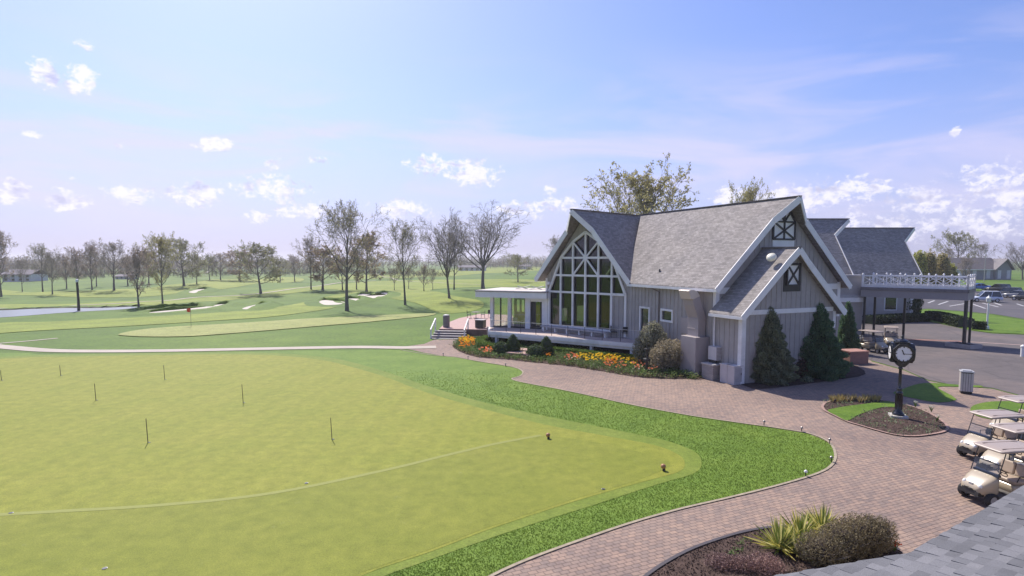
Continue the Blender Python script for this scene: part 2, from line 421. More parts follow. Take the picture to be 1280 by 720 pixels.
    def build(s, name, mat, parent=None, world=True, recalc=True):
        me = bpy.data.meshes.new(name)
        o = ORIGIN[0] if world else Vector((0,0,0))
        me.from_pydata([(v[0]-o.x, v[1]-o.y, v[2]-o.z) for v in s.v], [], s.f)
        for m in (mat if isinstance(mat, (list, tuple)) else [mat]): me.materials.append(MATS[m] if isinstance(m, str) else m)
        if len(set(s.m)) > 1 or s.mi: me.polygons.foreach_set('material_index', s.m)
        if any(s.sm): me.polygons.foreach_set('use_smooth', s.sm)
        if s.uv:
            ul = me.uv_layers.new(name='UVMap')
            for i, uvs in s.uv.items():
                p = me.polygons[i]
                for k, li in enumerate(p.loop_indices): ul.data[li].uv = uvs[k]
        if recalc and len(s.f) < 60000:
            bm = bmesh.new(); bm.from_mesh(me); bmesh.ops.recalc_face_normals(bm, faces=bm.faces); bm.to_mesh(me); bm.free()
        me.update()
        ob = bpy.data.objects.new(name, me); col.objects.link(ob)
        if parent: ob.parent = parent
        elif world: ob.location = o
        return ob
def bevel(ob, w=.01, seg=2):
    m = ob.modifiers.new('bevel', 'BEVEL'); m.width = w; m.segments = seg; m.limit_method = 'ANGLE'; return ob
def subsurf(ob, n=2):
    m = ob.modifiers.new('sub', 'SUBSURF'); m.levels = n; m.render_levels = n
    for p in ob.data.polygons: p.use_smooth = True
    return ob
def tag(o, label=None, cat=None, group=None, kind=None):
    if label: o['label'] = label
    if cat: o['category'] = cat
    if group: o['group'] = group
    if kind: o['kind'] = kind
    return o
def thing(name, label, cat, loc=(0,0,0), rz=0, group=None, world=True):
    o = bpy.data.objects.new(name, None); col.objects.link(o); o.empty_display_size = .3
    o.location = loc; o.rotation_euler = (0,0,rz)
    ORIGIN[0] = Vector(loc) if world else Vector((0,0,0))
    return tag(o, label, cat, group)
def copy_tree(o, parent=None):
    c = o.copy(); col.objects.link(c); c.parent = parent
    for ch in list(o.children): copy_tree(ch, c)
    return c
def frame(o, ang):
    """local frame: u runs along the wall direction, w to the viewer's side (outward), z up"""
    ud = Vector((cos(ang), sin(ang), 0)); wd = Vector((sin(ang), -cos(ang), 0))
    o = Vector((o[0], o[1], 0))
    def fr(u, w, z): p = o + ud*u + wd*w; return (p.x, p.y, z)
    return fr
# ------------------------------------------------------------------ ground sheets
def smooth_curve(pts, n=6, closed=True):
    out = []; N = len(pts)
    rng = N if closed else N-1
    for i in range(rng):
        if closed: p0, p1, p2, p3 = pts[(i-1) % N], pts[i], pts[(i+1) % N], pts[(i+2) % N]
        else: p0, p1, p2, p3 = pts[max(i-1, 0)], pts[i], pts[i+1], pts[min(i+2, N-1)]
        for k in range(n):
            t = k/n
            out.append(tuple(.5*((2*p1[j]) + (-p0[j]+p2[j])*t + (2*p0[j]-5*p1[j]+4*p2[j]-p3[j])*t*t + (-p0[j]+3*p1[j]-3*p2[j]+p3[j])*t**3) for j in range(2)))
    if not closed: out.append(tuple(pts[-1]))
    return out
def inside(p, poly):
    x, y = p; r = False; j = len(poly)-1
    for i in range(len(poly)):
        xi, yi = poly[i]; xj, yj = poly[j]
        if (yi > y) != (yj > y) and x < (xj-xi)*(y-yi)/(yj-yi)+xi: r = not r
        j = i
    return r
SHEETS = {}
def sheet(name, pts, mat, off, grid=None, px=True, smooth=6, kind='structure', wob=0, build=True):
    if px: pts = [(lambda g: (g.x, g.y))(G(*p)) for p in pts]
    poly = smooth_curve(pts, smooth) if smooth else list(pts)
    if wob:
        r = random.Random(len(name)*13+len(poly))
        poly = [(x+r.uniform(-wob, wob), y+r.uniform(-wob, wob)) for x, y in poly]
    SHEETS[name] = poly
    if not build: return None
    vs = [Vector(p) for p in poly]; ed = [(i, (i+1) % len(poly)) for i in range(len(poly))]
    if grid:
        xs = [p[0] for p in poly]; ys = [p[1] for p in poly]
        x = math.floor(min(xs)/grid)*grid
        while x < max(xs):
            y = math.floor(min(ys)/grid)*grid
            while y < max(ys):
                if inside((x+.013, y+.017), poly): vs.append(Vector((x+.013, y+.017)))
                y += grid
            x += grid
    rv, re, rf, *_ = delaunay_2d_cdt(vs, ed, [], 1, 1e-5)
    mb = MB(); mb.add([(v.x, v.y, T(v.x, v.y)+off) for v in rv], [tuple(f) for f in rf])
    ORIGIN[0] = Vector((0,0,0))
    ob = mb.build(name, mat, recalc=False)
    for p in ob.data.polygons:
        if p.normal.z < 0: p.flip()
    ob['kind'] = kind
    return ob
def ribbon(name, pxs, width, mat, off, px=True, kind='structure'):
    pts = [(lambda g: (g.x, g.y))(G(*p)) for p in pxs] if px else pxs
    c = smooth_curve(pts, 8, False); L = []; R = []
    for i, p in enumerate(c):
        a = Vector(c[max(i-1, 0)]); b = Vector(c[min(i+1, len(c)-1)]); d = (b-a).normalized(); n = Vector((-d.y, d.x))*width/2
        L.append((p[0]+n.x, p[1]+n.y)); R.append((p[0]-n.x, p[1]-n.y))
    mb = MB(); n = len(c)
    mb.add([(x, y, T(x, y)+off) for x, y in L+R], [(i, i+1, n+i+1, n+i) for i in range(n-1)])
    ORIGIN[0] = Vector((0,0,0)); ob = mb.build(name, mat, recalc=False)
    for p in ob.data.polygons:
        if p.normal.z < 0: p.flip()
    ob['kind'] = kind
    return ob
def hit(fr, px, py, w=0.0):
    """where the ray of a pixel meets the upright plane w of a frame: returns (u, z)"""
    o = Vector(fr(0, w, 0)); ud = Vector(fr(1, w, 0)) - o; wd = Vector(fr(0, w+1, 0)) - o
    d = pix_dir(px, py); t = (o - Vector((0,0,CAM_H))).dot(wd)/d.dot(wd)
    p = Vector((0,0,CAM_H)) + d*t
    return ((p-o).dot(ud), p.z)

# ================================================================== the ground
def axis(lo, hi, fine_lo, fine_hi, fine, coarse_mul=1.35):
    a = []; x = fine_lo
    while x <= fine_hi: a.append(x); x += fine
    s = fine; x = a[-1]
    while x < hi: s *= coarse_mul; x += s; a.append(min(x, hi))
    s = fine; x = a[0]
    while x > lo: s *= coarse_mul; x -= s; a.insert(0, max(x, lo))
    return a
gx = axis(-3000, 3000, -140, 130, 2.5); gy = axis(-400, 4000, 10, 290, 2.5)
mb = MB(); vs = [(x, y, T(x, y)) for y in gy for x in gx]; n = len(gx)
mb.add(vs, [(j*n+i, j*n+i+1, (j+1)*n+i+1, (j+1)*n+i) for j in range(len(gy)-1) for i in range(n-1)])
g = mb.build('ground', 'field_grass', recalc=False); g['kind'] = 'structure'
for p in g.data.polygons: p.use_smooth = True

ROUGH = [(-300,446),(0,441),(60,443),(200,442),(320,440),(440,438),(500,438),(540,444.7),(568,446.5),(596,452),(624,456.5),(645,460.5),(653,465.5),(650,470),(640,473.5),(652,478.5),
         (697,487),(740,496),(790,507),(860,520),(920,529),(970,536),(1010,543),(1034,553),(1043,567),(1039,581),(1020,592),(970,607),(910,622),(850,636),(790,653),(730,673),
         (680,691),(640,707),(605,724),(540,760),(440,830),(200,1000),(-400,1000)]
COLLAR = [(-300,470),(0,446.5),(100,443.5),(200,441.5),(300,441),(350,442),(405,446.5),(440,453),(482,465),(535,483),(600,502),(665,517),(725,529),(785,541),(835,552),(868,565),(877,579),(868,592),
          (822,606),(742,632),(662,657),(592,681),(522,706),(478,722),(380,765),(200,860),(-400,960)]
GREEN = [(-300,474),(0,449),(100,446),(200,444),(300,443.3),(350,445),(400,450),(432,457),(480,471),(530,490),(600,510.5),(680,531),(760,546),(818,557),(848,569),(856,580.5),(847,591),
         (800,604),(730,624),(670,643),(605,665),(540,690),(480,710),(440,726),(340,770),(160,860),(-400,940)]
CUT = [(-300,652),(0,643),(100,639.5),(200,633),(340,618),(480,590),(560,570),(620,556),(680,546),(740,553),(800,566),(838,580),(800,600),(730,621),(670,640),(605,662),(540,687),(480,707),(440,722),(340,766),(160,850),(-400,930)]
def band(name, pts, mat, off, grid=None): return sheet(name, pts, mat, off, grid)
band('lawn', ROUGH, 'rough_grass', .010)
band('green_collar', COLLAR, 'collar_grass', .018)
band('putting_green', GREEN, 'green_grass', .024)
band('putting_green_second_cut', CUT, 'green_grass_cut', .028)

ribbon('mowing_line', [(-60,648),(60,641),(200,632.5),(340,617.5),(480,589),(560,569.5),(620,555.5),(676,545)], .22, simple('mown_edge', (.228,.244,.039), .8, .06, 6), .033)
# paving
PAV = [(500,434),(530,430),(543,424.5),(588,424),(640,436),(720,445),(840,460),(880,466),(925,470),(1000,440),(1062,430),(1090,452),(1130,463),(1160,476),(1195,483),(1240,486),(1290,499),(1400,520),(1600,640),(1500,760),
       (1200,900),(500,900),(470,860),(540,770),(590,736),(640,708),(680,692),(760,662),(860,633),(960,610),(1018,593),(1040,581),(1044,567),(1033,552),(1010,542),(940,531),(860,519),(760,500),(697,486),(650,477),(637,473),(654,466),(640,459),(600,452),(560,446),(530,441)]
sheet('pavers', PAV, 'pavers', .006, smooth=0)
edge = [(500,437.4),(540,444.2),(568,446),(596,451.5),(624,456),(645,460),(653.5,465.2),(650,470.4),(640,473.8),(652,478),(697,486.5),(740,495.4),(790,506.4),(860,519.3),(920,528.3),(970,535.2),(1010,542),(1035,552.3),(1044,567),(1040,581.5),(1020,593),(970,608),(910,623),(850,637),(790,654),(730,674.4),(680,692.4),(640,708.6),(605,726),(540,764)]
ribbon('paver_border', edge, .10, simple('edge_stone', (.34,.28,.20), .9, .2, 5), .032)
ribbon('cart_path', [(-300,419),(-60,428.5),(0,433.5),(60,438.3),(130,439.2),(220,438.4),(320,436.4),(440,434.2),(505,434.8),(545,434)], 1.45, 'path_concrete', .034)
ribbon('cart_path_branch', [(-40,434),(0,429.5),(30,427),(72,423)], .45, 'path_concrete', .03)

# drive, parking
DRIVE = [(1030,395),(1100,398),(1140,398),(1160,402),(1190,408),(1212,413),(1240,417),(1290,419),(1500,421),(1700,470),(1600,600),(1400,530),(1290,498),(1240,485),(1195,482),(1160,475),(1130,462),(1090,451),(1060,440),(1000,440)]
sheet('drive', DRIVE, 'asphalt', .012, grid=6, smooth=0)
PARK = [(1120,374),(1160,366),(1205,363),(1225,364.5),(1235,356),(1262,363),(1300,372),(1400,380),(1600,395),(1600,408),(1290,400.5),(1240,392.5),(1200,389),(1160,386),(1130,388)]
sheet('parking_lot', PARK, 'parking_asphalt', .03, grid=6, smooth=0)
for i, (a, b, c, d) in enumerate([(1160,379,1168,376),(1173,381,1185,377),(1187,383,1210,379),(1215,380,1232,386),(1228,379,1248,384),(1241,378,1252,382),(1271,380,1280,383)]):
    ribbon('parking_line', [(a,b),(c,d)], .28, 'line_paint', .045)
ribbon('brick_strip', [(1128,424.5),(1165,425.5),(1206,427.2)], .9, 'red_brick', .022)
ribbon('brick_strip', [(1212,427.5),(1245,429.5),(1300,433)], .5, simple('kerb_tint', (.33,.24,.22), .9, .1, 2), .022)
LAWN2 = [(1140,391),(1158,387.5),(1190,389.8),(1230,393.5),(1270,399.5),(1300,402),(1300,418),(1270,417.5),(1235,415.8),(1212,412),(1190,407),(1160,402.5),(1143,398)]
sheet('island_lawn', LAWN2, 'lawn_grass', .05, grid=6)
sheet('drive_island', [(1116,492),(1128,487),(1143,481.5),(1158,479.2),(1180,480),(1200,481.5),(1226,482.5),(1226,484.5),(1200,484),(1178,483.5),(1172,485),(1180,490),(1196,500),(1172,503.5),(1143,498.5)], 'lawn_grass', .03, smooth=2)
sheet('kerb_lawn', [(1213,513),(1219,506.5),(1240,502.5),(1275,502.5),(1310,508),(1330,520),(1300,528),(1250,526),(1222,520.5)], 'lawn_grass', .03)
def ip(x, y): return (1020+x/7.111, 480+y/7.111)
ISL = [ip(*p) for p in [(55,210),(80,175),(150,152),(240,142),(400,138),(560,150),(700,168),(860,208),(1000,262),(1110,328),(1168,385),(1140,428),(1000,457),(860,470),(700,457),(520,412),(400,376),(280,340),(150,278),(80,242)]]
sheet('island_bed', ISL, 'mulch', .04)
sheet('island_grass', [ip(*p) for p in [(100,245),(180,222),(300,202),(460,182),(600,166),(700,172),(730,200),(725,216),(600,214),(450,256),(360,292),(275,335),(180,290)]], 'lawn_grass', .06, smooth=3)
ribbon('island_edging', ISL+[ISL[0]], .12, simple('edging_brick', (.34,.22,.18), .9, .2, 8), .055)
# near bed
BED = [(770,760),(810,720),(858,691),(905,673.5),(945,663.5),(985,659.5),(1040,661),(1090,672),(1125,690),(1140,720),(1100,800),(850,820)]
sheet('foreground_bed', BED, 'mulch', .03)
ribbon('bed_edging', [(770,760),(810,720),(858,691),(905,673.5),(945,663.5),(985,659.5),(1040,661),(1090,672),(1125,690)], .10, simple('steel_edging', (.06,.05,.055), .6, .1), .06)
FBED = [(566,433),(572,428),(586,424.5),(620,424),(660,430),(740,440),(800,452),(868,460),(890,470),(880,474),(863,474),(821,473.3),(793,471),(754,464.5),(709,457.5),(664,452.8),(633,449.3),(596,446.3),(577,440.5)]
sheet('flower_bed', FBED, 'mulch', .03, smooth=3)
sheet('conifer_bed', [(925,472),(934,484),(955,486.5),(994,482),(1040,476),(1082,468),(1060,455),(1000,455)], 'mulch', .03, smooth=3)

# golf course beyond
sheet('far_green', [(148,418.5),(170,413.5),(205,409.8),(260,406.5),(320,403),(380,399),(430,396.5),(480,394),(530,392),(545,392.5),(525,396.5),(470,402),(400,408),(330,414),(280,418),(235,421),(190,421.5),(160,420.5)], 'far_green_grass', .07, grid=5)
sheet('fairway', [(-80,412),(0,404),(60,402.5),(130,399),(200,395.5),(270,391),(330,386),(370,380),(400,373),(425,368),(452,367),(445,374),(420,384),(380,391),(330,397),(270,401),(200,405.5),(130,409.5),(60,413),(0,417),(-80,424)], 'fairway_grass', .05, grid=4)
sheet('fairway', [(330,364),(390,358),(450,353),(520,350),(600,349),(690,351),(690,358),(600,359),(540,362),(560,368),(600,376),(600,386),(560,392),(540,388),(520,379),(480,372),(420,362),(370,366),(330,372)], 'fairway_grass', .045, grid=4)
sheet('fairway', [(-60,371),(0,369),(60,370),(120,372),(180,371),(230,366),(290,360),(345,353),(380,349),(340,347),(290,348),(250,352),(200,358),(140,362),(80,364),(0,362),(-60,364)], 'fairway_grass', .05, grid=5)
sheet('fairway', [(420,348),(480,342),(560,337),(620,334),(700,332),(700,336),(640,340),(580,344),(500,348)], 'fairway_grass', .06, grid=12)
sheet('fairway', [(-60,383),(0,380.5),(80,380),(150,377),(220,374),(300,369),(340,366),(345,369),(290,375),(220,380),(160,383),(80,385),(0,386),(-60,388)], 'fairway_grass', .04, grid=5)
ribbon('far_cart_path', [(-40,386),(40,385.5),(100,382),(165,378.5),(240,372.5),(300,369.5),(345,364.5),(385,359),(425,353.5),(470,351)], .9, 'path_concrete', .09)
ribbon('far_cart_path', [(470,342),(490,348),(515,352),(560,354),(600,356)], .7, 'path_concrete', .09)
ribbon('far_cart_path', [(640,351),(665,352),(700,352.5)], .7, 'path_concrete', .09)
def area2(p): return sum(p[i][0]*p[(i+1) % len(p)][1]-p[(i+1) % len(p)][0]*p[i][1] for i in range(len(p)))/2
def bunker(pts, lip=.35):
    """a sand bunker: raised turf lip behind, sand floor"""
    sheet('bunker_sand', pts, 'sand', .12, grid=2, smooth=4)
    poly = SHEETS['bunker_sand']; n = len(poly)
    if area2(poly) < 0: poly = poly[::-1]
    V = []; rr = random.Random(n); H = min(.55, .16+.006*G(*pts[0]).y)
    for i, (x, y) in enumerate(poly):
        a = Vector(poly[i-1]); b_ = Vector(poly[(i+1) % n]); t = (b_-a).normalized(); nx, ny = t.y, -t.x
        far = max(0.0, min(1.0, ny*1.6+.35)); h = H*far*(.75+.5*rr.random()); w = .25+.1*rr.random()
        for o_, z_ in ((-.25, .10), (.0, .13), (.12, .13+h), (.9+w, .12+h*.8), (3.2, .02)): V.append((x+nx*o_, y+ny*o_, T(x+nx*o_, y+ny*o_)+z_))
    mb = MB(); mb.smooth = True; mb.add(V, [(i*5+k, ((i+1) % n)*5+k, ((i+1) % n)*5+k+1, i*5+k+1) for i in range(n) for k in range(1, 4)])
    ORIGIN[0] = Vector((0,0,0)); o = mb.build('bunker_lip', 'field_grass', recalc=False); o['kind'] = 'structure'
    for p in o.data.polygons:
        if p.normal.z < 0: p.flip()
for b in ([(399,378),(405,375.8),(414,376.5),(424,377),(432,379),(426,381),(414,382),(404,381.5)],
          [(426,377.2),(432,374.5),(440,373.8),(450,374.5),(446,377),(438,378.5),(430,379)],
          [(447,370.5),(452,368),(462,368.5),(470,370),(476,367),(484,366.5),(483,370),(474,372),(466,373.5),(454,373)],
          [(236,365.5),(246,362.6),(256,361.8),(259,363),(252,365.5),(243,367)],
          [(186,391.6),(205,389.4),(232,387.0),(256,384.3),(272,381.6),(285,380.8),(284,382.8),(268,385.2),(246,387.4),(222,389.6),(200,391.6)],
          [(180,388),(200,386.4),(225,384.7),(245,383.6),(245,384.1),(225,385.5),(200,387.3)],
          [(303,386.5),(312,383.5),(326,380.8),(331,381.5),(320,385),(309,387.5)],
          ): bunker(b)
# two bunkers cut in the faces of mounds, far left
def mound(px, py, r, h, nm='mound'):
    g = G(px, py); mb = MB(); mb.smooth = True
    prof = [(r*k/8, h*(cos(pi*k/8)+1)/2-.15) for k in range(8, -1, -1)]; prof[-1] = (.01, h-.15)
    mb.lathe([(a, b) for a, b in prof], (g.x, g.y, T(g.x, g.y)), 28); o = mb.build(nm, 'field_grass'); o['kind'] = 'structure'
    return g
def sloped_sand(px, py, y, w, h, tilt):
    c = P(px, py, y); k = y/F_PX; r = random.Random(int(px)); pts = []
    for i in range(14):
        a = 2*pi*i/14; q = 1+r.uniform(-.15, .15); a_ = cos(a)*w/2*k*q; b_ = sin(a)*h/2*k*q
        pts.append((a_*cos(tilt)-b_*sin(tilt), b_*cos(tilt)+a_*sin(tilt)))
    mb = MB(); n = len(pts)
    f = [(c.x+a, c.y+b*1.6, c.z+b) for a, b in pts]; bk = [(x, y_+.6, z-.3) for x, y_, z in f]
    mb.add(f+bk, [tuple(range(n))]+[(i, (i+1) % n, n+(i+1) % n, n+i) for i in range(n)])
    o = mb.build('bunker_sand', 'sand'); o['kind'] = 'structure'
g = mound(255, 346, 15, 3.3); sloped_sand(256, 346.5, g.y-9, 15, 4.5, -.42)
g = mound(300, 349, 14, 2.2, 'mound'); sloped_sand(259.5, 340, 240, 6, 2, .35)
# pond and its dark bank
POND = [(-60,390),(0,388.2),(40,386.4),(80,385.2),(110,385.4),(140,384.6),(165,383.6),(171,384.6),(150,387),(110,389.2),(70,391.8),(30,395),(0,397),(-60,400)]
m, nt, b = new_mat('water'); b.inputs['Base Color'].default_value = (.10,.12,.13,1); b.inputs['Roughness'].default_value = .33
b.inputs['Specular IOR Level'].default_value = .9; bump(nt, b, noise(nt, coord(nt, (1,3,1)), 1.6, 4), .05, .04)
pts = [(lambda g: (g.x, g.y))(G(*p)) for p in POND]; pc = smooth_curve(pts, 5)
rv, re, rf, *_ = delaunay_2d_cdt([Vector(p) for p in pc], [(i, (i+1) % len(pc)) for i in range(len(pc))], [], 1, 1e-5)
zmax = max(T(x, y) for x, y in pc)+.03
mb = MB(); mb.add([(v.x, v.y, zmax) for v in rv], [tuple(f) for f in rf]); w = mb.build('pond_water', 'water', recalc=False); w['kind'] = 'structure'
for p in w.data.polygons:
    if p.normal.z < 0: p.flip()
bank = simple('bank_earth', (.07,.065,.035), .9, .3, 1.5, bmp=.6, bscale=4)
mb = MB()
bk = [(lambda g: (g.x, g.y))(G(*p)) for p in [(-60,389.6),(0,387.8),(40,386),(80,384.7),(110,385),(140,384.2),(168,383)]]; bc = smooth_curve(bk, 6, False)
V = []; 
for i, (x, y) in enumerate(bc):
    for dy, dz in ((-.3, zmax-.2), (.0, zmax+.02), (.25, zmax+.12), (1.2, zmax+.2), (4.5, T(x, y+4.5)-.05)): V.append((x+.3*sin(i*1.7), y+dy+.25*sin(i*2.3), dz+.06*sin(i*3.1)))
mb.add(V, [(i*5+k, (i+1)*5+k, (i+1)*5+k+1, i*5+k+1) for i in range(len(bc)-1) for k in range(4)])
mb.mi = 0
o = mb.build('pond_bank', [bank, 'field_grass'], recalc=False); o['kind'] = 'structure'
for p in o.data.polygons:
    if p.index % 4 >= 2: p.material_index = 1
    if p.normal.z < 0: p.flip()

# ================================================================== the clubhouse
A45 = radians(45)
MAINP = (13.0, 37.4); JP = (13.0-.399*9.75, 37.4+.917*9.75)
AN = G(925, 480.5)
FM = frame(MAINP, radians(23.5)); FL = frame(JP, radians(-66.5))
FA = frame((AN.x+.02, AN.y), radians(23.5))
WL = (JP[0]-.7071*8.58, JP[1]+.7071*8.58)
FB = frame(WL, radians(-45))
SUNL = (WL[0]-.924*5.65, WL[1]+.383*5.65)
FS = frame(SUNL, radians(-22.5))
club = thing('clubhouse', 'grey board and batten clubhouse with steep shingled gables and an arched window wall', 'building', (13, 40, 0))

def batten_wall(name, fr, outer, holes=(), thick=.2, step=.42, z0=None, parent=club, mat=WALL, w=0.0, phase=.2, proud=.03):
    mb = MB(); mb.prism(outer, w-thick, w, fr, holes)
    us = [p[0] for p in outer]; u = min(us)+phase
    while u < max(us)-.05:
        for (a, b) in spans(u, [outer]+list(holes)):
            if b-a > .15: mb.bb((u-.028, w+.002, a+.01), (u+.028, w+proud, b-.01), fr)
        u += step
    return mb.build(name, mat, parent)
def spans(u, loops):
    zs = []
    for l in loops:
        for i in range(len(l)):
            (u0, z0), (u1, z1) = l[i], l[(i+1) % len(l)]
            if (u0 > u) != (u1 > u): zs.append(z0+(z1-z0)*(u-u0)/(u1-u0))
    zs.sort(); return [(zs[i], zs[i+1]) for i in range(0, len(zs)-1, 2)]

def gable_roof(fr, uc, half, zr, ze, wf, wb, prow, kf=.3, th=.24, parent=club, mat='shingles', fascia=True, back_prow=0, we=None):
    for s in (-1, 1):
        mb = MB(); L = sqrt(half**2+(zr-ze)**2)
        wq = we if (we is not None and s < 0) else wb
        pts = [(0, wf+prow), (kf, wf), (1, wf), (1, wq), (0, wb-back_prow)]
        top = [fr(uc+s*half*q, w, zr-(zr-ze)*q) for q, w in pts]; bot = [(x, y, z-th) for x, y, z in top]
        n = len(pts); uv = [(w, q*L) for q, w in pts]
        fs = [tuple(range(n)), tuple(range(2*n-1, n-1, -1))]+[(i, (i+1) % n, n+(i+1) % n, n+i) for i in range(n)]
        uvs = [uv, uv[::-1]]+[[uv[i], uv[(i+1) % n], uv[(i+1) % n], uv[i]] for i in range(n)]
        mb.add(top+bot, fs, uvs)
        rf = mb.build('roof', mat, parent, recalc=True)
        if fascia:
            fb = MB()
            def pt(q, w, dz=0): return Vector(fr(uc+s*half*q, w, zr-(zr-ze)*q+dz))
            c = -th*.62
            fb.beam(pt(0, wf+prow+.03, c), pt(kf, wf+.03, c), .05, th+.16)
            fb.beam(pt(kf, wf+.03, c), pt(1.0, wf+.03, c), .05, th+.16)
            fb.beam(pt(1.0, wf+.05, -th*.6), pt(1.0, wq, -th*.6), .09, th*.75)
            fb.build('fascia', TRIM, rf)
    rc = MB(); a = Vector(fr(uc, wf+prow+.02, zr+.03)); b_ = Vector(fr(uc, wb, zr+.03)); rc.beam(a, b_, .26, .05)
    rc.build('ridge_cap', simple('ridge_cap', (.17,.15,.15), .9, .15), parent)

def board(name, fr, *boxes, mat=TRIM):
    for a, b in boxes: mb = MB(); mb.bb(a, b, fr); mb.build(name, mat, club)
# ---- main hall: left wall J -> M0
ze = 5.75; LW = 9.75
sw0, sw1 = hit(FL, 828, 388), hit(FL, 840, 401)      # small window
dr0, dr1 = hit(FL, 801.5, 385), hit(FL, 811, 418)
hole_w = [(sw0[0], sw1[1]), (sw1[0], sw1[1]), (sw1[0], sw0[1]), (sw0[0], sw0[1])]
hole_d = [(dr0[0], 1.35), (dr1[0], 1.35), (dr1[0], dr0[1]), (dr0[0], dr0[1])]
batten_wall('wall', FL, [(0,0),(LW,0),(LW,ze+.15),(0,ze+.15)], [hole_w, hole_d])
# gable wall
GW = 11.3; UC = 5.65; ZR = 11.62
batten_wall('gable_wall', FM, [(0,0),(GW,0),(GW,ze),(UC,ZR-.35),(0,ze)], [])
mb = MB(); mb.bb((GW-.2,-.2,0), (GW,-16,ze), FM); mb.bb((0,-16.2,0), (GW,-16,ze), FM); mb.build('wall', WALL, club)
gable_roof(FM, UC, UC+.45, ZR, 5.72, .5, -16.0, .75, .24, we=-9.15)
# white boards
board('corner_board', FM, ((-.03,.003,2.2), (.24,.05,ze+.05)), ((GW-.26,.003,3.5), (GW+.03,.05,ze+.2)))
board('trim_board', FM, ((.24,.003,5.35), (2.6,.055,5.75)), ((8.0,.003,5.45), (GW-.26,.055,5.85)))
board('corner_board', FL, ((LW-.2,.003,1.2), (LW+.03,.05,5.54))); board('trim_board', FL, ((.1,.003,5.55), (LW,.05,5.8)))
# louvred star window in the main gable
def bars_window(name, fr, poly, bars, wbar=.07, mats=(TRIM, DARK), depth=.06, outline=True, w=0.0):
    mb = MB(); mb.prism(poly, w+.01, w+.04, fr); panel = mb.build(name, mats[0], club)
    bm_ = MB()
    L = list(bars)
    if outline: L += [(poly[i], poly[(i+1) % len(poly)]) for i in range(len(poly))]
    for a, b in L: bm_.beam(fr(a[0], w+.07, a[1]), fr(b[0], w+.07, b[1]), wbar, .09, up=Vector(fr(0,1,0))-Vector(fr(0,0,0)))
    bm_.build('frame', mats[1], panel); return panel
(c0, zb), (c1, zt) = hit(FM, 962, 305), hit(FM, 993, 280)
cc = UC; hw = .98; zb = 8.55; z1 = 8.9; z2 = 10.05; z3 = 10.85
bars_window('louvre_panel', FM, [(cc-hw,z1),(cc+hw,z1),(cc+hw,z2),(cc+.35,z3),(cc-.35,z3),(cc-hw,z2)],
    [((cc-hw,z1),(cc+hw,z2)),((cc-hw,z2),(cc+hw,z1)),((cc,z1),(cc,z3)),((cc-hw,z2),(cc+hw,z2)),((cc,z2),(cc-.5,z3-.15)),((cc,z2),(cc+.5,z3-.15))], .10)
mb = MB(); mb.bb((cc-hw,.01,zb-.15), (cc+hw,.05,z1-.08), FM); mb.build('panel_board', TRIM, club)

# ---- annex (the lower front gable)
AW = 7.95; AC = AW/2; aze = 4.25; azr = 8.28
batten_wall('gable_wall', FA, [(0,0),(AW,0),(AW,aze),(AC,azr-.2),(0,aze)], [])
FAL = frame(FA(0,-2.3,0), radians(-66.5))
batten_wall('wall', FAL, [(-.2,0),(2.3,0),(2.3,aze+.2),(-.2,aze+.2)], [])
mb = MB(); mb.bb((AW-.2,-.2,0), (AW,-2.3,aze), FA); mb.build('wall', WALL, club)
gable_roof(FA, AC, AC+.42, azr, aze-.05, .42, -2.4, .08, .2)
board('corner_board', FA, ((-.04,.002,0), (.27,.05,aze)), ((AW-.22,.003,3.1), (AW+.03,.05,4.19))); board('trim_board', FA, ((.27,.003,4.2), (AW-.25,.06,4.48)))
tb = MB(); tb.bb((2.05,.002,0), (2.33,.05,aze), FAL); tb.build('corner_board', TRIM, club)
w0, w1 = hit(FA, 976.5, 331), hit(FA, 993.5, 356.5)
ac = (w0[0]+w1[0])/2; hw = .52; za, zb = 5.95, 7.22
mb = MB(); mb.bb((AC-hw-.22,.003,za-.4), (AC+hw+.22,.035,zb+.1), FA); mb.build('panel_surround', DARK, club)
bars_window('louvre_panel', FA, [(AC-hw,za),(AC+hw,za),(AC+hw,zb),(AC-hw,zb)], [((AC-hw,za),(AC+hw,zb)),((AC-hw,zb),(AC+hw,za))], .09, depth=.08, w=.03)
# white downspout beside the annex, brown one on the hall
mb = MB(); p = FAL(.1,.12,0); mb.tube((p[0],p[1],.6), (p[0],p[1],4.05), .05, n=8); mb.build('downspout', TRIM, club)
mb = MB(); u, _ = hit(FL, 825, 380); p = FL(u,.1,0); q = FL(u-.7,.45,0); mb.path([(q[0],q[1],5.55),(p[0],p[1],5.2),(p[0],p[1],1.3)], .045, 6); mb.build('downspout', simple('brown_metal', (.13,.10,.09), .5, .1), club)
# small windows
def small_window(fr, a, b, c, d, glass=DARKGLASS):
    fm = MB(); t = .14
    for (x0, x1, y0, y1) in ((a-t,b+t,d,d+t),(a-t,b+t,c-t,c),(a-t,a,c,d),(b,b+t,c,d)): fm.bb((x0,-.05,y0), (x1,.07,y1), fr)
    o = fm.build('window', TRIM, club); g_ = MB(); g_.bb((a,-.12,c), (b,-.06,d), fr); g_.build('pane', glass, o); return o
small_window(FL, sw0[0], sw1[0], sw1[1], sw0[1])
o = small_window(FL, dr0[0], dr1[0], 1.35, dr0[1]); o.name = 'side_door'
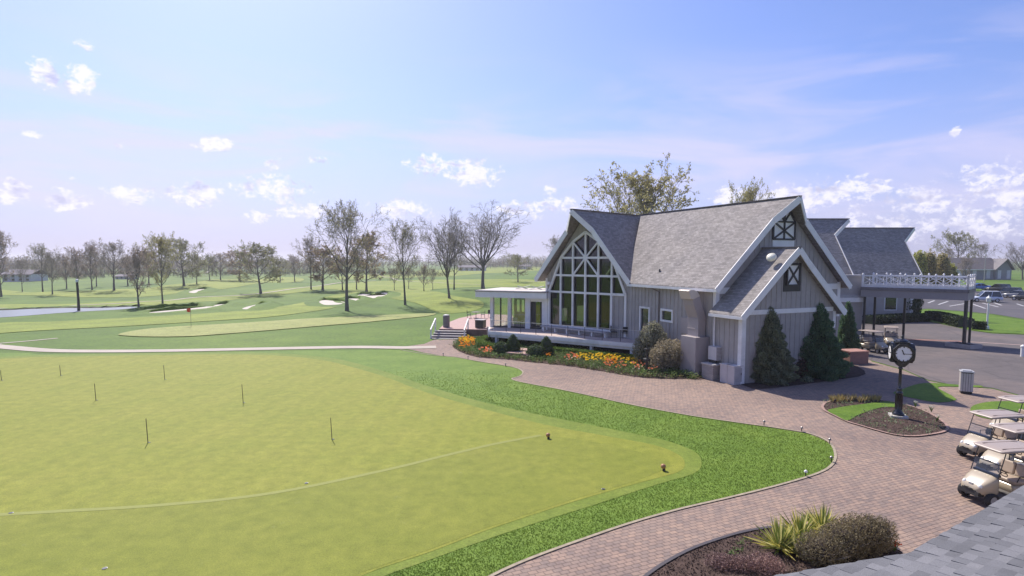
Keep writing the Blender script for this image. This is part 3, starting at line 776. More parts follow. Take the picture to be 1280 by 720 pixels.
# round lamp-like vent on the annex roof and a pipe on the hall roof
vp = Vector(P(964.5, 322, 36.6)); mb = MB(); mb.smooth = True
mb.lathe([(.05,-.12),(.25,-.08),(.31,0),(.29,.1),(.18,.17),(.02,.19)], (0,0,0), 16)
o = mb.build('roof_vent', simple('vent_white', (.8,.76,.62), .3, .05), club, world=False); o.location = vp-Vector((13,40,0)); o.rotation_euler = (radians(35), radians(-38), 0)
mb = MB(); v = Vector(P(824.5, 344, 43.5)); mb.tube(v-Vector((0,0,.3)), v+Vector((0,0,.45)), .06); mb.tube(v-Vector((0,0,.1)), v+Vector((0,0,.05)), .2, .1, 10); mb.build('vent_pipe', DARK, club)
# floodlight under the eave
mb = MB(); mb.bb((LW-2.1,.06,5.1), (LW-1.7,.4,5.45), FL); mb.build('eave_light', BLACK, club)

# exhaust duct on a big grille box
mb = MB(); u0, _ = hit(FL, 846, 440); u1 = LW-.35
mb.bb((5.6,0.03,0), (LW-.55,.55,1.55), FL); mb.bb((LW-1.9,.03,0), (LW-.45,1.15,2.55), FL); bevel(mb.build('duct_base', DUCT, club), .02)
mb = MB(); prof = [(.42,2.55),(.42,3.75),(.50,4.0),(.82,4.7),(.88,4.95)]
for k in range(7):
    a = k/6*radians(120); prof.append((.88+.38-.38*cos(a), 4.95+.36*sin(a)))
U0, U1 = LW-1.75, LW-.75; dd = .30; V = []
for i, (w, z) in enumerate(prof):
    p0 = Vector(prof[max(i-1,0)]); p1 = Vector(prof[min(i+1,len(prof)-1)]); t = (p1-p0).normalized(); nn = Vector((-t.y, t.x))
    for sgn, uu in ((-1,U0),(-1,U1),(1,U1),(1,U0)):
        ww, zz = w+nn.x*dd*sgn, z+nn.y*dd*sgn; V.append(FL(uu, ww, zz))
n = len(prof)-5; HV = V[(n-1)*4:]; V = V[:n*4]; mb.add(V, [(i*4+k, i*4+(k+1) % 4, i*4+4+(k+1) % 4, i*4+4+k) for i in range(n-1) for k in range(4)]+[(3,2,1,0), tuple((n-1)*4+k for k in range(4))])
du = mb.build('duct', DUCT, club)
hb = MB(); hb.smooth = False; hn = len(HV)//4; hb.add(HV, [(i*4+k, i*4+(k+1) % 4, i*4+4+(k+1) % 4, i*4+4+k) for i in range(hn-1) for k in range(4)]+[(3,2,1,0), tuple((hn-1)*4+k for k in range(4))])
bevel(hb.build('duct_hood', simple('hood_sunlit', (.66,.58,.50), .35, .05, metal=.2), du), .02)  # elbow coloured lighter than the duct: sunlight on its top painted in
for z in (3.0, 3.65): mb = MB(); mb.bb((U0-.03,.42-dd-.03,z), (U1+.03,.42+dd+.03,z+.06), FL); mb.build('flange', DUCT, du)
mb = MB(); mb.bb((LW-3.2,.02,2.5), (LW-1.9,.12,3.6), FL); mb.build('duct_panel', DUCT, club)

# ---- wing with the arched window wall
WW = 8.58; BC = WW/2; bc = 4.42
offs = (4.02, 2.68, 1.34)
arch = [(bc-offs[0],1.75),(bc+offs[1],1.75),(bc+offs[1],4.75),(bc+offs[0],4.75),(bc+offs[1],7.7),(bc+offs[2],9.05),(bc,9.85),(bc-offs[2],9.05),(bc-offs[1],7.7),(bc-offs[0],4.75)]
batten_wall('gable_wall', FB, [(0,0),(WW,0),(WW,5.9),(BC,11.25),(0,5.9)], [arch], thick=.25)
gable_roof(FB, BC, BC+.62, 11.6, 5.85, .75, -9.2, 1.1, .27)
# soffit strip inside the left rake reads white in the photo
win = MB()
def bar(mb, a, b, w_=.17, d_=.16, w=.03): mb.beam(FB(a[0], w, a[1]), FB(b[0], w, b[1]), w_, d_, up=Vector(FB(0,1,0))-Vector(FB(0,0,0)))
outer_bars = [(arch[i], arch[(i+1) % len(arch)]) for i in range(len(arch))]
for a, b in outer_bars: bar(win, a, b, .2)
for k, top in ((-2, 7.7), (-1, 9.05), (0, 9.85), (1, 9.05)): bar(win, (bc+1.34*k, 1.8), (bc+1.34*k, top), .16, .15, .028)
bar(win, (bc+1.34*2, 4.75), (bc+1.34*2, 7.7), .16, .15, .028)
for z, e in ((7.7, 2.68), (6.2, 3.38), (4.75, 4.02)): bar(win, (bc-e, z), (bc+e, z), .17, .14, .034)
for sx in (-1, 1):
    bar(win, (bc, 7.7), (bc+sx*1.34, 9.03), .13, .12, .04); bar(win, (bc, 7.7), (bc+sx*1.34, 6.2), .13, .12, .04)
bar(win, (bc+4.02, 4.75), (bc+4.02, 1.4), .2, .1, .04)
wf = win.build('arched_window', TRIM, club)
gl = MB(); gl.prism(arch, -.13, -.115, FB); gl.build('pane', GLASS, wf)
# side walls of the wing; the far one has windows that let the bright course through
FBL = frame(FB(0,-9,0), radians(-45-90)); 
mb = MB(); o_ = [(0,0),(9,0),(9,5.9),(0,5.9)]
FBL = (lambda u, w, z: FB(0-w, -u, z))      # u goes back along the wing, w outward (left)
mb.prism(o_, -.2, 0, FBL, [[(1.9,1.9),(2.9,1.9),(2.9,3.1),(1.9,3.1)], [(4.2,1.7),(5.5,1.7),(5.5,3.2),(4.2,3.2)], [(6.3,1.7),(7.4,1.7),(7.4,3.2),(6.3,3.2)]]); mb.build('wall', WALL, club)
mb = MB(); mb.bb((WW-.2,-.3,0), (WW,-3,5.9), FB)
mb.prism([(0,0),(WW,0),(WW,5.9),(BC,11.3),(0,5.9)], -9.2, -9.0, FB); mb.build('wall', ROOM, club)
mb = MB(); mb.bb((.2,-.3,1.25), (WW-.2,-9,1.33), FB); mb.build('floor', simple('carpet', (.12,.09,.08), .9), club)
# corner board and fascia lamp
tb = MB(); tb.bb((-.03,.003,1.3), (.2,.05,5.9), FB); tb.build('corner_board', TRIM, club)
mb = MB(); mb.bb((.35,.05,5.35), (.6,.3,5.6), FB); mb.build('wall_lamp', TRIM, club)

# ---- sunroom with flat roof
SW = 5.65; zf = 1.3
ROOF_Z = 4.72; u0r = -1.0
mb = MB(); mb.bb((u0r,.75,ROOF_Z-.62), (SW+.3,-5.2,ROOF_Z), FS); rf = mb.build('flat_roof', TRIM, club)
mb = MB(); mb.bb((u0r+.1,.65,ROOF_Z+.003), (SW+.3,-5.1,ROOF_Z+.03), FS); mb.build('roof_membrane', simple('membrane', (.62,.56,.50), .9, .08, .8), rf)
mb = MB(); mb.bb((u0r-.05,.8,ROOF_Z-.1), (SW+.3,-5.25,ROOF_Z-.02), FS); mb.build('roof_edging', simple('dark_edging', (.25,.22,.2), .6), rf)
for (ua, wa) in ((2.4,-2.4), (3.9,-2.2)):
    mb = MB(); mb.beam(FS(ua-.7,wa,ROOF_Z+.04), FS(ua+.6,wa-.5,ROOF_Z+.34), .5, .04); mb.beam(FS(ua-.7,wa-.6,ROOF_Z+.3), FS(ua+.6,wa,ROOF_Z+.05), .06, .06); mb.build('roof_hatch', METAL, rf)
posts = [(hit(FS, px, 390)[0]) for px in (614.5, 636.5, 659.5, 680.5)]
for i, u in enumerate(posts):
    mb = MB(); wd_ = .15 if i < 2 else .24; mb.bb((u-wd_,-.28,zf), (u+wd_,.02,ROOF_Z-.6), FS); mb.build('post', TRIM, club)
uA, uB, uC, uD = posts
mb = MB(); mb.bb((uB+.15,-.18,zf), (uC-.24,-.1,ROOF_Z-.6), FS)
wp = MB(); h1 = [(uB+.55,2.75),(uB+1.15,2.75),(uB+1.15,3.85),(uB+.55,3.85)]; h2 = [(uB+1.55,2.75),(uB+2.15,2.75),(uB+2.15,3.85),(uB+1.55,3.85)]
uu = uC-.24
scl = (uC-uB-.39)/ (2.7)
h1 = [(uB+.15+(a-uB-.0)*scl*.9, b) for a, b in h1]; h2 = [(uB+.15+(a-uB-.0)*scl*.9, b) for a, b in h2]
wp.prism([(uB+.15,zf),(uC-.24,zf),(uC-.24,ROOF_Z-.6),(uB+.15,ROOF_Z-.6)], -.9, -.82, FS, [h1, h2]); pw = wp.build('wall', simple('grey_panel', (.27,.26,.27), .8, .05), club)
gp = MB(); gp.bb((uB+.15,-.2,zf), (uC-.24,-.19,ROOF_Z-.6), FS); gp.bb((uA+.15,-.2,zf), (uB-.15,-.19,ROOF_Z-.6), FS); gp.build('pane', CLEAR, club)
mb = MB(); mb.bb((uA+.8,-.22,zf), (uA+.9,-.12,ROOF_Z-.6), FS); mb.build('mullion', DARK, club)
mb = MB(); mb.bb((uC+.24,-.3,zf), (uD-.12,-.22,ROOF_Z-.6), FS); d_ = mb.build('glazed_door', DARK, club)
mb = MB(); mb.bb((uC+.75,-.2,zf+.2), (uD-.45,-.17,ROOF_Z-.95), FS); mb.build('pane', glass_mat('green_glass', (.3,.5,.42), .15), d_)
mb = MB(); mb.bb((uC+.24,-.2,ROOF_Z-.95), (uD-.12,-.0,ROOF_Z-.62), FS); mb.build('door_head', TRIM, club)
# sunroom interior floor and back posts
mb = MB(); mb.bb((-.2,-.02,.1), (SW,-5,zf), FS); mb.build('floor', DECK, club)
for u in (-.0, 2.6, 5.0):
    mb = MB(); mb.bb((u,-5,zf), (u+.2,-4.8,ROOF_Z-.6), FS); mb.build('post', TRIM, club)
mb = MB(); mb.bb((uA+.1,-.08,zf), (uD,.0,zf+.14), FS); mb.build('sill', DARK, club)

# ---- rear wings seen over the roof
def fr_right(ox, oy):      # gable faces right: u runs away from the viewer, w outward to the right
    return lambda u, w, z: (ox+w, oy+u, z)
F2 = fr_right(32.3, 57.4)
mb = MB(); mb.prism([(0,0),(9.4,0),(9.4,6.0),(4.7,11.3),(0,6.0)], -.2, 0, F2); mb.bb((0,-16,0), (.2,-.2,6.0), F2); mb.build('rear_wing_wall', WALL, club)
gable_roof(F2, 4.7, 5.1, 11.8, 6.05, .7, -16, 2.3, .3)
F3 = fr_right(50.3, 73.6)
mb = MB(); mb.prism([(0,0),(9.4,0),(9.4,5.7),(4.7,11.2),(0,5.7)], -.2, 0, F3); mb.bb((0,-20,0), (.2,-.2,5.7), F3); mb.build('rear_wing_wall', WALL, club)
gable_roof(F3, 4.7, 5.0, 11.75, 5.7, .7, -20, 2.2, .3)
mb = MB(); mb.bb((-.06,-.35,0), (-.001,.03,5.6), F3); mb.build('corner_board', TRIM, club)
for ux in (-3.6, -9.5):
    mb = MB(); mb.bb((-.05,ux,1.2), (-.001,ux+1.6,3.2), F3); o = mb.build('window', TRIM, club)
    mb = MB(); mb.bb((-.08,ux+.12,1.32), (-.052,ux+1.48,3.08), F3); mb.build('pane', DARKGLASS, o)
# flat link block
mb = MB(); mb.bb((29.5,56.2,0), (33.6,61,5.95)); mb.build('link_wall', WALL, club)
mb = MB(); mb.bb((29.4,56.1,5.952), (33.7,61,6.1)); mb.bb((29.4,56.05,3.95), (33.65,56.198,4.2)); mb.build('link_trim', simple('grey_trim', (.4,.39,.4), .6), club)
mb = MB(); mb.bb((29.4,56.0,3.5), (33.6,56.19,3.93)); mb.build('link_trim', TRIM, club)
# side entrance at the annex's right
e0 = FA(AW+.05,-1.2,0); FE = frame((e0[0], e0[1]), radians(23.5))
mb = MB(); mb.bb((0,-1.8,0), (1.35,0,3.35), FE); mb.build('entry_wall', WALL, club)
mb = MB(); mb.bb((-.1,.003,3.0), (1.42,.06,3.28), FE); mb.bb((1.18,.003,0), (1.42,.06,3.0), FE); mb.build('entry_frame', TRIM, club)
mb = MB(); mb.bb((-.3,-1.8,3.95), (2.2,.35,4.15), FE); mb.build('entry_canopy', TRIM, club)
for k in range(3):
    mb = MB(); mb.bb((1.45,-1.6-.0,0.0), (1.45+.35*(3-k),.3,.17*(k+1)), FE); mb.build('entry_step', 'stone_block', club)

# ================================================================== deck
deck = thing('terrace_deck', 'raised timber deck with white fascia along the clubhouse window wall', 'deck', (*FB(4, 3, 0)[:2], 0))
RU, RW = 11.0, 1.75
def LW_(u, k=0): return 4.25+(RW-4.25)*(u+2.9)/(RU+2.9)+k
DP = [(-2.9,4.25),(RU,RW),(RU,.97),(8.58,.03),(0,.03),(-5.1,2.15)]
mb = MB(); pl = [FB(u, w, 0) for u, w in DP]
mb.prism([(p[0], p[1]) for p in pl], 1.06, 1.3, lambda a, b, c: (a, c, b)); 
mb.build('platform', DECK, deck)
mb = MB()
def ed(a, b, z0, z1, t=.08):
    A, B = Vector(FB(*a, 0)), Vector(FB(*b, 0)); d = (B-A).normalized(); nn = Vector((d.y, -d.x, 0))
    mb.beam(A+nn*(t/2+.002)+Vector((0,0,(z0+z1)/2)), B+nn*(t/2+.002)+Vector((0,0,(z0+z1)/2)), t, z1-z0)
ed((-2.9,4.25), (RU,RW), .98, 1.28, .1); ed((-2.9,4.12), (RU,RW-.13), .76, .99, .06); ed((RU,RW), (RU,.97), .76, 1.28, .08); ed((-5.1,2.15), (-2.9,4.25), .76, 1.28)
mb.build('fascia', TRIM, deck)
for px in (621, 682, 739.5, 790):
    u = 3.0
    for _ in range(6): u, _z = hit(FB, px, 430, LW_(u, -.3))
    w = LW_(u, -.3); mb = MB(); mb.bb((u-.11,w-.11,0), (u+.11,w+.11,.99), FB); mb.build('post', TRIM, deck)
mb = MB(); mb.prism([(-4.5,0),(10.5,0),(10.5,1.05),(-4.5,1.05)], .6, .65, FB); mb.build('shade_backdrop', simple('under_deck_shade', (.025,.022,.02), .9), deck)  # added near-black sheet stands in for the shade under the deck
rail = thing('cable_railing', 'thin dark posts with a slim pale handrail along the deck edge', 'railing', (*FB(4, 4.1, 0)[:2], 1.3))
us = [-2.7+ (13.5/9)*k for k in range(10)]
for u in us:
    w = LW_(u, -.14); mb = MB(); mb.bb((u-.016,w,1.3), (u+.016,w+.03,2.22), FB); mb.build('post', DARK, rail)
mb = MB(); mb.beam(FB(-2.75,LW_(-2.75,-.125),2.24), FB(10.9,LW_(10.9,-.125),2.24), .05, .035); mb.beam(FB(-5.0,2.2,2.24), FB(-2.75,4.115,2.24), .05, .035); mb.build('handrail', simple('pale_rail', (.55,.52,.50), .5), rail)
mb = MB()
for z in (1.5, 1.7, 1.9): mb.beam(FB(-2.75,LW_(-2.75,-.125),z), FB(10.9,LW_(10.9,-.125),z), .006, .006)
mb.build('cable', METAL, rail)
bench = thing('wall_bench', 'long low white bench on the deck under the arched window', 'bench', (*FB(4, .9, 0)[:2], 1.3))
mb = MB(); mb.bb((.35,.55,1.68), (7.3,1.15,1.78), FB); mb.build('seat', simple('bench_grey', (.42,.40,.42), .6), bench)
for k in range(6):
    u = .5+k*1.32; mb = MB(); mb.bb((u,.7,1.3), (u+.14,1.0,1.68), FB); mb.build('leg', TRIM, bench)

# brick patio, steps
patio = thing('brick_patio', 'raised brick patio at the left end of the deck', 'patio', (*G(600, 408, .75)[:2], 0))
pp = [G(549,411.3,.75), G(583,411.8,.75), G(617,412.5,.75), G(645,404,.75), G(640,394,.75), G(600,392.5,.75), G(574,398,.75), G(556,405,.75)]
mb = MB(); mb.prism([(p.x, p.y) for p in pp], 0, .74, lambda a, b, c: (a, c, b)); mb.build('retaining_wall', simple('dark_brick', (.16,.11,.10), .9, .2, 3), patio)
mb = MB(); mb.prism([(p.x, p.y) for p in pp], .742, .78, lambda a, b, c: (a, c, b)); mb.build('paving', simple('patio_brick', (.46,.31,.27), .9, .12, 3), patio)
st = thing('patio_steps', 'four wide stone steps up to the brick patio', 'steps', (*G(565, 418, 0)[:2], 0))
a, b_ = G(549,411.3,.75), G(583,411.8,.75); d = (b_-a); d.z = 0; L = d.length+.3; d.normalize(); fr = frame((a.x-.3, a.y), atan2(d.y, d.x))
for k in range(4):
    mb = MB(); z1 = .77-.19*(k+1)+.0; mb.bb((-.2*k*.3,.02,0), (L+.1*k,.42*(k+1),max(.05,z1)), fr); mb.build('riser', simple('step_side', (.17,.15,.145), .9, .1), st)
    mb = MB(); mb.bb((-.2*k*.3-.03,.42*k+.02,z1+.001), (L+.1*k+.03,.42*(k+1)+.03,z1+.05), fr); mb.build('tread', simple('tread_stone', (.50,.46,.44), .9, .08), st)
for u, lb in ((-.1, 'white sloping handrail left of the patio steps'), (L+.15, 'white sloping handrail right of the patio steps')):
    h = thing('handrail', lb, 'handrail', fr(u, 1.0, 0), group=None)
    mb = MB(); mb.beam(fr(u,1.75,.85), fr(u,-.2,1.75), .1, .16); mb.build('rail', TRIM, h)
    for w, z in ((1.6,.9), (-.1,1.65)):
        mb = MB(); mb.bb((u-.06,w-.06,.02), (u+.06,w+.06,z), fr); mb.build('post', TRIM, h)

# ================================================================== porte-cochere (canopy with balustrade)
pc = thing('entrance_canopy', 'long flat canopy with white balustrade on slim dark posts over the drive', 'canopy', (38.8, 50, 0))
CF = frame((33.3-.2, 55.5+.2), radians(-45)); CLN = 8.1; CWD = 3.7
mb = MB(); mb.bb((0,0,4.05), (CLN,-CWD,4.95), CF); mb.build('beam', simple('canopy_grey', (.30,.28,.285), .7, .08, .8), pc)
mb = MB(); mb.bb((-.05,.06,4.7), (CLN+.06,.002,4.98), CF); mb.bb((CLN+.002,.06,4.7), (CLN+.06,-CWD-.06,4.98), CF); mb.build('fascia', simple('canopy_edge', (.18,.165,.17), .6), pc)
for (u, w) in ((CLN-.15,-.15),(CLN-.15,-.75),(CLN-.15,-CWD+.3),(2.9,-CWD+.3),(.4,-CWD+.3),(.3,-.2)):
    mb = MB(); mb.bb((u-.09,w-.09,0), (u+.09,w+.09,4.05), CF); mb.build('post', DARK, pc)
def balustrade(p0, p1, nb, z0=4.98, h=1.05):
    p0, p1 = Vector(p0), Vector(p1); d = (p1-p0)/nb; 
    for k in range(nb+1):
        p = p0+d*k; mb = MB(); s_ = .15 if k in (0, nb) else .09
        mb.box((p.x, p.y, z0+(h+.1)/2), (s_, s_, h+.1), -A45); mb.lathe([(.09,0),(.1,.05),(.03,.16)], (p.x, p.y, z0+h+.1), 8); mb.build('baluster_post', TRIM, pc)
    r = MB()
    for z in (z0+.22, z0+h): r.beam(p0+Vector((0,0,z)), p1+Vector((0,0,z)), .07, .09)
    r.beam(p0+Vector((0,0,z0+.06)), p1+Vector((0,0,z0+.06)), .05, .2)
    for k in range(nb):
        a = p0+d*k; b2 = a+d; m_ = (a+b2)/2
        r.beam(a+Vector((0,0,z0+.26)), b2+Vector((0,0,z0+h-.05)), .04, .05); r.beam(a+Vector((0,0,z0+h-.05)), b2+Vector((0,0,z0+.26)), .045, .05)
        r.beam(m_+Vector((0,0,z0+.26)), m_+Vector((0,0,z0+h-.04)), .035, .04)
    r.build('balustrade', TRIM, pc)
balustrade(CF(.1,-.05,0), CF(CLN-.05,-.05,0), 7); balustrade(CF(CLN-.05,-.05,0), CF(CLN-.05,-CWD+.05,0), 3); balustrade(CF(.1,-CWD+.05,0), CF(CLN-.05,-CWD+.05,0), 7)
# planter round the front post
pb = thing('post_planter', 'low stone edged planter round the foot of the canopy post', 'planter', (*CF(CLN-.2,.1,0)[:2], 0))
mb = MB(); 
c = CF(CLN-.15,-.3,0)
q = frame((c[0], c[1]), radians(20))
for a, b2 in (((-.75,.9,0),(.75,1.05,.35)),((-.75,-1.05,0),(.75,-.9,.35)),((-.75,-.9,0),(-.6,.9,.35)),((.6,-.9,0),(.75,.9,.35))): mb.bb(a, b2, q)
mb.build('kerb', simple('planter_stone', (.42,.38,.35), .9, .1), pb); mb = MB(); mb.bb((-.6,-.9,0), (.6,.9,.28), q); mb.build('soil', 'mulch', pb)
# ================================================================== trees
LEAF_Y = leaf_mat('leaf_spring', (.32,.30,.13), (.46,.43,.22), .5)
LEAF_L = leaf_mat('leaf_new', (.36,.33,.14), (.52,.48,.24), .5)
LEAF_G = leaf_mat('leaf_green', (.28,.29,.14), (.42,.41,.22), .5)
LEAF_R = leaf_mat('leaf_bud', (.38,.30,.25), (.48,.39,.33), .5)
LEAF_T = leaf_mat('leaf_tan', (.36,.27,.17), (.48,.37,.24), .5)
LEAF_B = leaf_mat('leaf_bare', (.34,.30,.24), (.44,.39,.32), .5)
def rvec(r):
    while True:
        v = Vector((r.uniform(-1,1), r.uniform(-1,1), r.uniform(-1,1)))
        if .01 < v.length < 1: return v.normalized()
def leafquad(mb, p, s, r, n=None):
    a = rvec(r)
    if n is not None: a = (a - n*a.dot(n)*.6).normalized()
    b = a.cross(rvec(r)).normalized(); a = a*s*r.uniform(.6, 1.2); b = b*s*r.uniform(.35, .7)
    mb.add([p-a, p-b*.9+a*.1, p+a, p+b], [(0,1,2,3)])
def gen_tree(seed, H, W, t0, style, leaf, nleaf, limbs=13, lsize=.15, tr=None, twig=1.0):
    r = random.Random(seed); tk = MB(); cr = MB(); tk.smooth = True
    tr = tr or H*.0175
    forks = []
    def limb(p, d, L, rad, lev):
        n = 5 if lev == 0 else 4 if lev == 1 else 3
        pts = [p]; rs = [rad]; dd = d.copy(); q = p.copy()
        for i in range(n):
            j = rvec(r)*(.22 if lev < 2 else .35); dd = (dd + j + Vector((0,0,.10 if lev < 2 else .04))).normalized()
            q = q + dd*L/n; pts.append(q.copy()); rs.append(max(rad*(1-(i+1)/n*.8), .012))
        if lev <= 1: tk.path(pts, rs, 6 if lev == 0 else 4, False)
        else: cr.mi = 0; cr.path(pts, [max(x, .016*twig) for x in rs], 3, False)
        if lev < 3:
            k = (8, 6, 4)[lev]
            for i in range(k):
                t = (.22+.78*(i+r.random()*.7)/k); idx = min(int(t*n), n-1); f = t*n-idx
                bp = pts[idx].lerp(pts[idx+1], f); ax = (pts[idx+1]-pts[idx]).normalized()
                side = ax.cross(rvec(r)).normalized(); ang = radians(r.uniform(28, 58))
                nd = (ax*cos(ang)+side*sin(ang)).normalized()
                nl = L*(.52-.22*t)*r.uniform(.7, 1.2)*(1.15 if lev else 1)
                limb(bp, nd, nl, max(rs[idx]*.55, .014), lev+1)
        if lev >= 2:
            cr.mi = 1
            for _ in range(nleaf if lev == 3 else max(1, nleaf//2)):
                pp = pts[r.randrange(1, len(pts))] + rvec(r)*r.uniform(.05, .45)*lsize*3
                leafquad(cr, pp, lsize, r)
    # trunk and leader
    top = H*(.72 if style != 'vase' else .36); pts = []; rs = []; n = 9; lean = Vector((r.uniform(-.03,.03), r.uniform(-.03,.03), 0))
    for i in range(n+1):
        t = i/n; z = top*t
        pts.append(Vector((sin(t*3+seed)*.12*W/8, cos(t*2.4+seed)*.1*W/8, z)) + lean*z)
        rs.append(tr*((1.35-.35*min(1, t*6)) if t < .17 else 1)*(1-.68*t if style != 'vase' else 1-.35*t))
    pts[0].z = -.25
    tk.path(pts, rs, 9, False)
    for i in range(limbs):
        if style == 'vase': t = .62+.38*(i/limbs); el = radians(r.uniform(48, 74)); L = H*(.60+.06*r.random())
        else:
            t = (t0+(1-t0)*((i+.3)/limbs)); tt = (t-t0)/(1-t0)
            el = radians(18+50*tt+r.uniform(-8, 10)) if style == 'round' else radians(34+38*tt+r.uniform(-8, 10)) if style == 'oak' else radians(48+25*tt)
            prof = {'round': sin(pi*min(1, .22+tt*.72)), 'oak': .75+.35*sin(pi*tt), 'col': .7+.3*sin(pi*tt)}[style]
            L = W*.5/cos(el)*prof*.9; L = min(L, (H-top*t)*1.0/max(.25, sin(el))*.95)
        az = i*2.399+r.uniform(-.3, .3); k = min(int(t*n), n-1); bp = pts[k].lerp(pts[k+1], t*n-k)
        limb(bp, Vector((cos(az)*cos(el), sin(az)*cos(el), sin(el))), L, rs[k]*(.5 if style != 'vase' else .55), 0)
    limb(pts[-1], Vector((0,0,1)), H-top, rs[-1]*.8, 0)
    return tk, cr
PROTO = {}
def proto(key, *a, **k):
    leaf = a[5]; tk, cr = gen_tree(*a, **k)
    zs = [v[2] for v in cr.v]; xs = sorted(abs(v[0]) for v in cr.v)
    H = sorted(zs)[int(len(zs)*.995)]; W = 2*xs[int(len(xs)*.985)]
    ORIGIN[0] = Vector((0,0,0))
    t = tk.build('trunk', BARK, recalc=False); c = cr.build('crown', [TWIG, leaf], recalc=False)
    PROTO[key] = (t, c, H, W)
proto('oak', 17, 16, 11, .42, 'oak', LEAF_Y, 1, limbs=14, lsize=.11)
proto('oak_leafy', 12, 17, 15, .30, 'oak', LEAF_L, 3, limbs=14, lsize=.16)
proto('vase', 5, 16, 15, .3, 'vase', LEAF_B, 1, limbs=11, lsize=.08, twig=1.0)
proto('round', 21, 12, 11, .28, 'round', LEAF_G, 2, limbs=12, lsize=.13, twig=1.0)
proto('bare', 31, 13, 9, .35, 'oak', LEAF_B, 1, limbs=10, lsize=.10, twig=1.0)
proto('bud', 41, 12, 7, .25, 'col', LEAF_R, 1, limbs=11, lsize=.12, twig=.9)
proto('tan', 51, 12, 9, .22, 'round', LEAF_T, 2, limbs=13, lsize=.14, twig=1.0)
USED = set()
def tree(px, base, top, wpx, key, label, group=None, rot=0, kind='tree', at=None, name='tree'):
    if at is None: g = G(px, base)
    else: g = Vector((at[0], at[1], T(*at)))
    dep = g.y*cos(PITCH)+CAM_H*sin(PITCH)
    P_ = P(px, top, g.y); Hh = P_.z-g.z; Ww = wpx*g.y/F_PX
    t, c, H, W = PROTO[key]
    r = thing(name, label, 'tree', (g.x, g.y, g.z-.05), rot, group, world=False)
    sc_ = (Ww/W, Ww/W, Hh/H); r.scale = sc_
    if key not in USED: USED.add(key); t.parent = r; c.parent = r
    else:
        for o in (t, c):
            n_ = o.copy(); col.objects.link(n_); n_.parent = r
    return r
GA = 'open spring trees on the golf course'
TR = [
 (435,388.5,251,84,'oak','tallest dark-limbed tree on the near fairway edge, its trunk before the paired bunkers',.4),
 (605,361,254,92,'vase','wide bare tree with fanning limbs standing just left of the flat roofed sunroom',1.1),
 (561,373,262,62,'vase','bare tree with low forking limbs immediately left of the widest fanning tree',2.6),
 (506,381,275,54,'oak','slim bare tree alone in mid fairway between the tallest tree and the forked tree',2.2),
 (568,362,286,34,'bare','thin bare tree half hidden behind the low forking one',.7),
 (389,362,293,32,'bare','narrow bare tree with a short crown left of the tallest fairway tree',.2),
 (404,363,307,44,'tan','broad tan-leaved small tree left behind the tallest fairway tree',1.9),
 (459,366,290,44,'tan','tall tan-leaved tree right behind the tallest fairway tree',3.3),
 (428,362.5,318,26,'bud','slender trunk tree directly behind the tallest fairway tree on its left',1.0),
 (446,362,310,28,'bare','slender trunk tree directly behind the tallest fairway tree on its right',1.6),
 (325,367,303,54,'round','round spreading tree alone on the rise left of the tan trees',.5),
 (300,351,312,38,'tan','distant pale tan tree behind the round spreading one',2.4),
 (229,357.5,297,48,'round','broad tree with greenish leaf clumps right of the pond tree pair',1.4),
 (204,379.5,291,44,'oak_leafy','tall yellow-green clumped tree beyond the right end of the pond',2.2),
 (174,384.5,308,36,'bud','reddish budding tree at the right tip of the pond',0),
 (143,363,299,46,'bare','grey bare tree with steep limbs above the pond middle',2.7),
 (121,358,305,24,'bare','far slender grey tree left of the steep-limbed grey one',.9),
 (115,362.5,303,24,'bud','thin upright tree right of the dark nest post',1.2),
 (97,363,309,30,'bud','brownish twiggy tree behind the dark nest post',2.1),
 (83,361,317,22,'bud','small twiggy tree second right of the far white house',3.0),
 (66,368,311,26,'bare','thin bare tree close right of the tall forked tree near the white house',1.9),
 (54,364.5,304,32,'oak','forked open tree just right of the far white house',1.0),
 (28,365,322,18,'bare','small bare tree in front of the far white house',.3),
 (2,371,288,34,'bud','dark purplish twiggy tree cut by the left edge of the photo',.6),
 (276,350,315,26,'bare','far grey tree behind the tilted sand bunker',2.0),
 (262,350,318,20,'round','far small green tree left behind the tilted bunker mound',.1),
 (647,352.5,317,28,'round','small vase-shaped tree on the open field left of the window wing',.9),
 (493,363,333,16,'bare','tiny sapling left of the slim mid fairway tree',2.0),
 (511,361,332,16,'bare','tiny sapling right behind the slim mid fairway tree',1.2),
 (530,364,330,18,'bud','tiny sapling between the slim tree and the forked tree',.4),
 (541,362,334,14,'bare','smallest sapling just left of the forked tree',2.9),
 (350,353,322,26,'round','distant grey-green tree between the round tree and the narrow bare tree',2.2),
 (368,352,318,20,'bud','distant purplish tree left of the narrow bare tree',1.7),
 (696,349,294,30,'bare','hazy bare tree showing just left of the window wing gable',.3),
 (160,357,318,24,'bud','distant brown tree between the steep grey tree and the pond tree',.8),
 (186,355,312,24,'tan','distant orange-tinted tree between the pond tree and the clumped tree',1.3),
 (246,355,316,22,'round','distant tree close right of the broad greenish tree',2.9),
]
for (px, ba, to, w, key, lb, rot) in TR: tree(px, ba, to, w, key, lb, GA, rot)
tree(805, 0, 205, 132, 'oak_leafy', 'large leafing tree rising behind the joint of the two clubhouse roofs', GA, .8, at=(15.6, 71))
tree(937, 0, 226, 56, 'oak_leafy', 'rounded tree top showing above the long main roof', GA, 2.4, at=(33.6, 84))
tree(1194, 352, 289, 40, 'round', 'tall pale tree behind the low grey outbuilding', 'trees by the parking lot', 1.2, at=(167, 221))
tree(1177, 352, 308, 26, 'bare', 'bare tree left of the tall pale one behind the bright hedge', 'trees by the parking lot', .2, at=(160, 215))
tree(1220, 352, 302, 26, 'bare', 'bare tree behind the roof of the grey outbuilding', 'trees by the parking lot', 2.0, at=(178, 224))
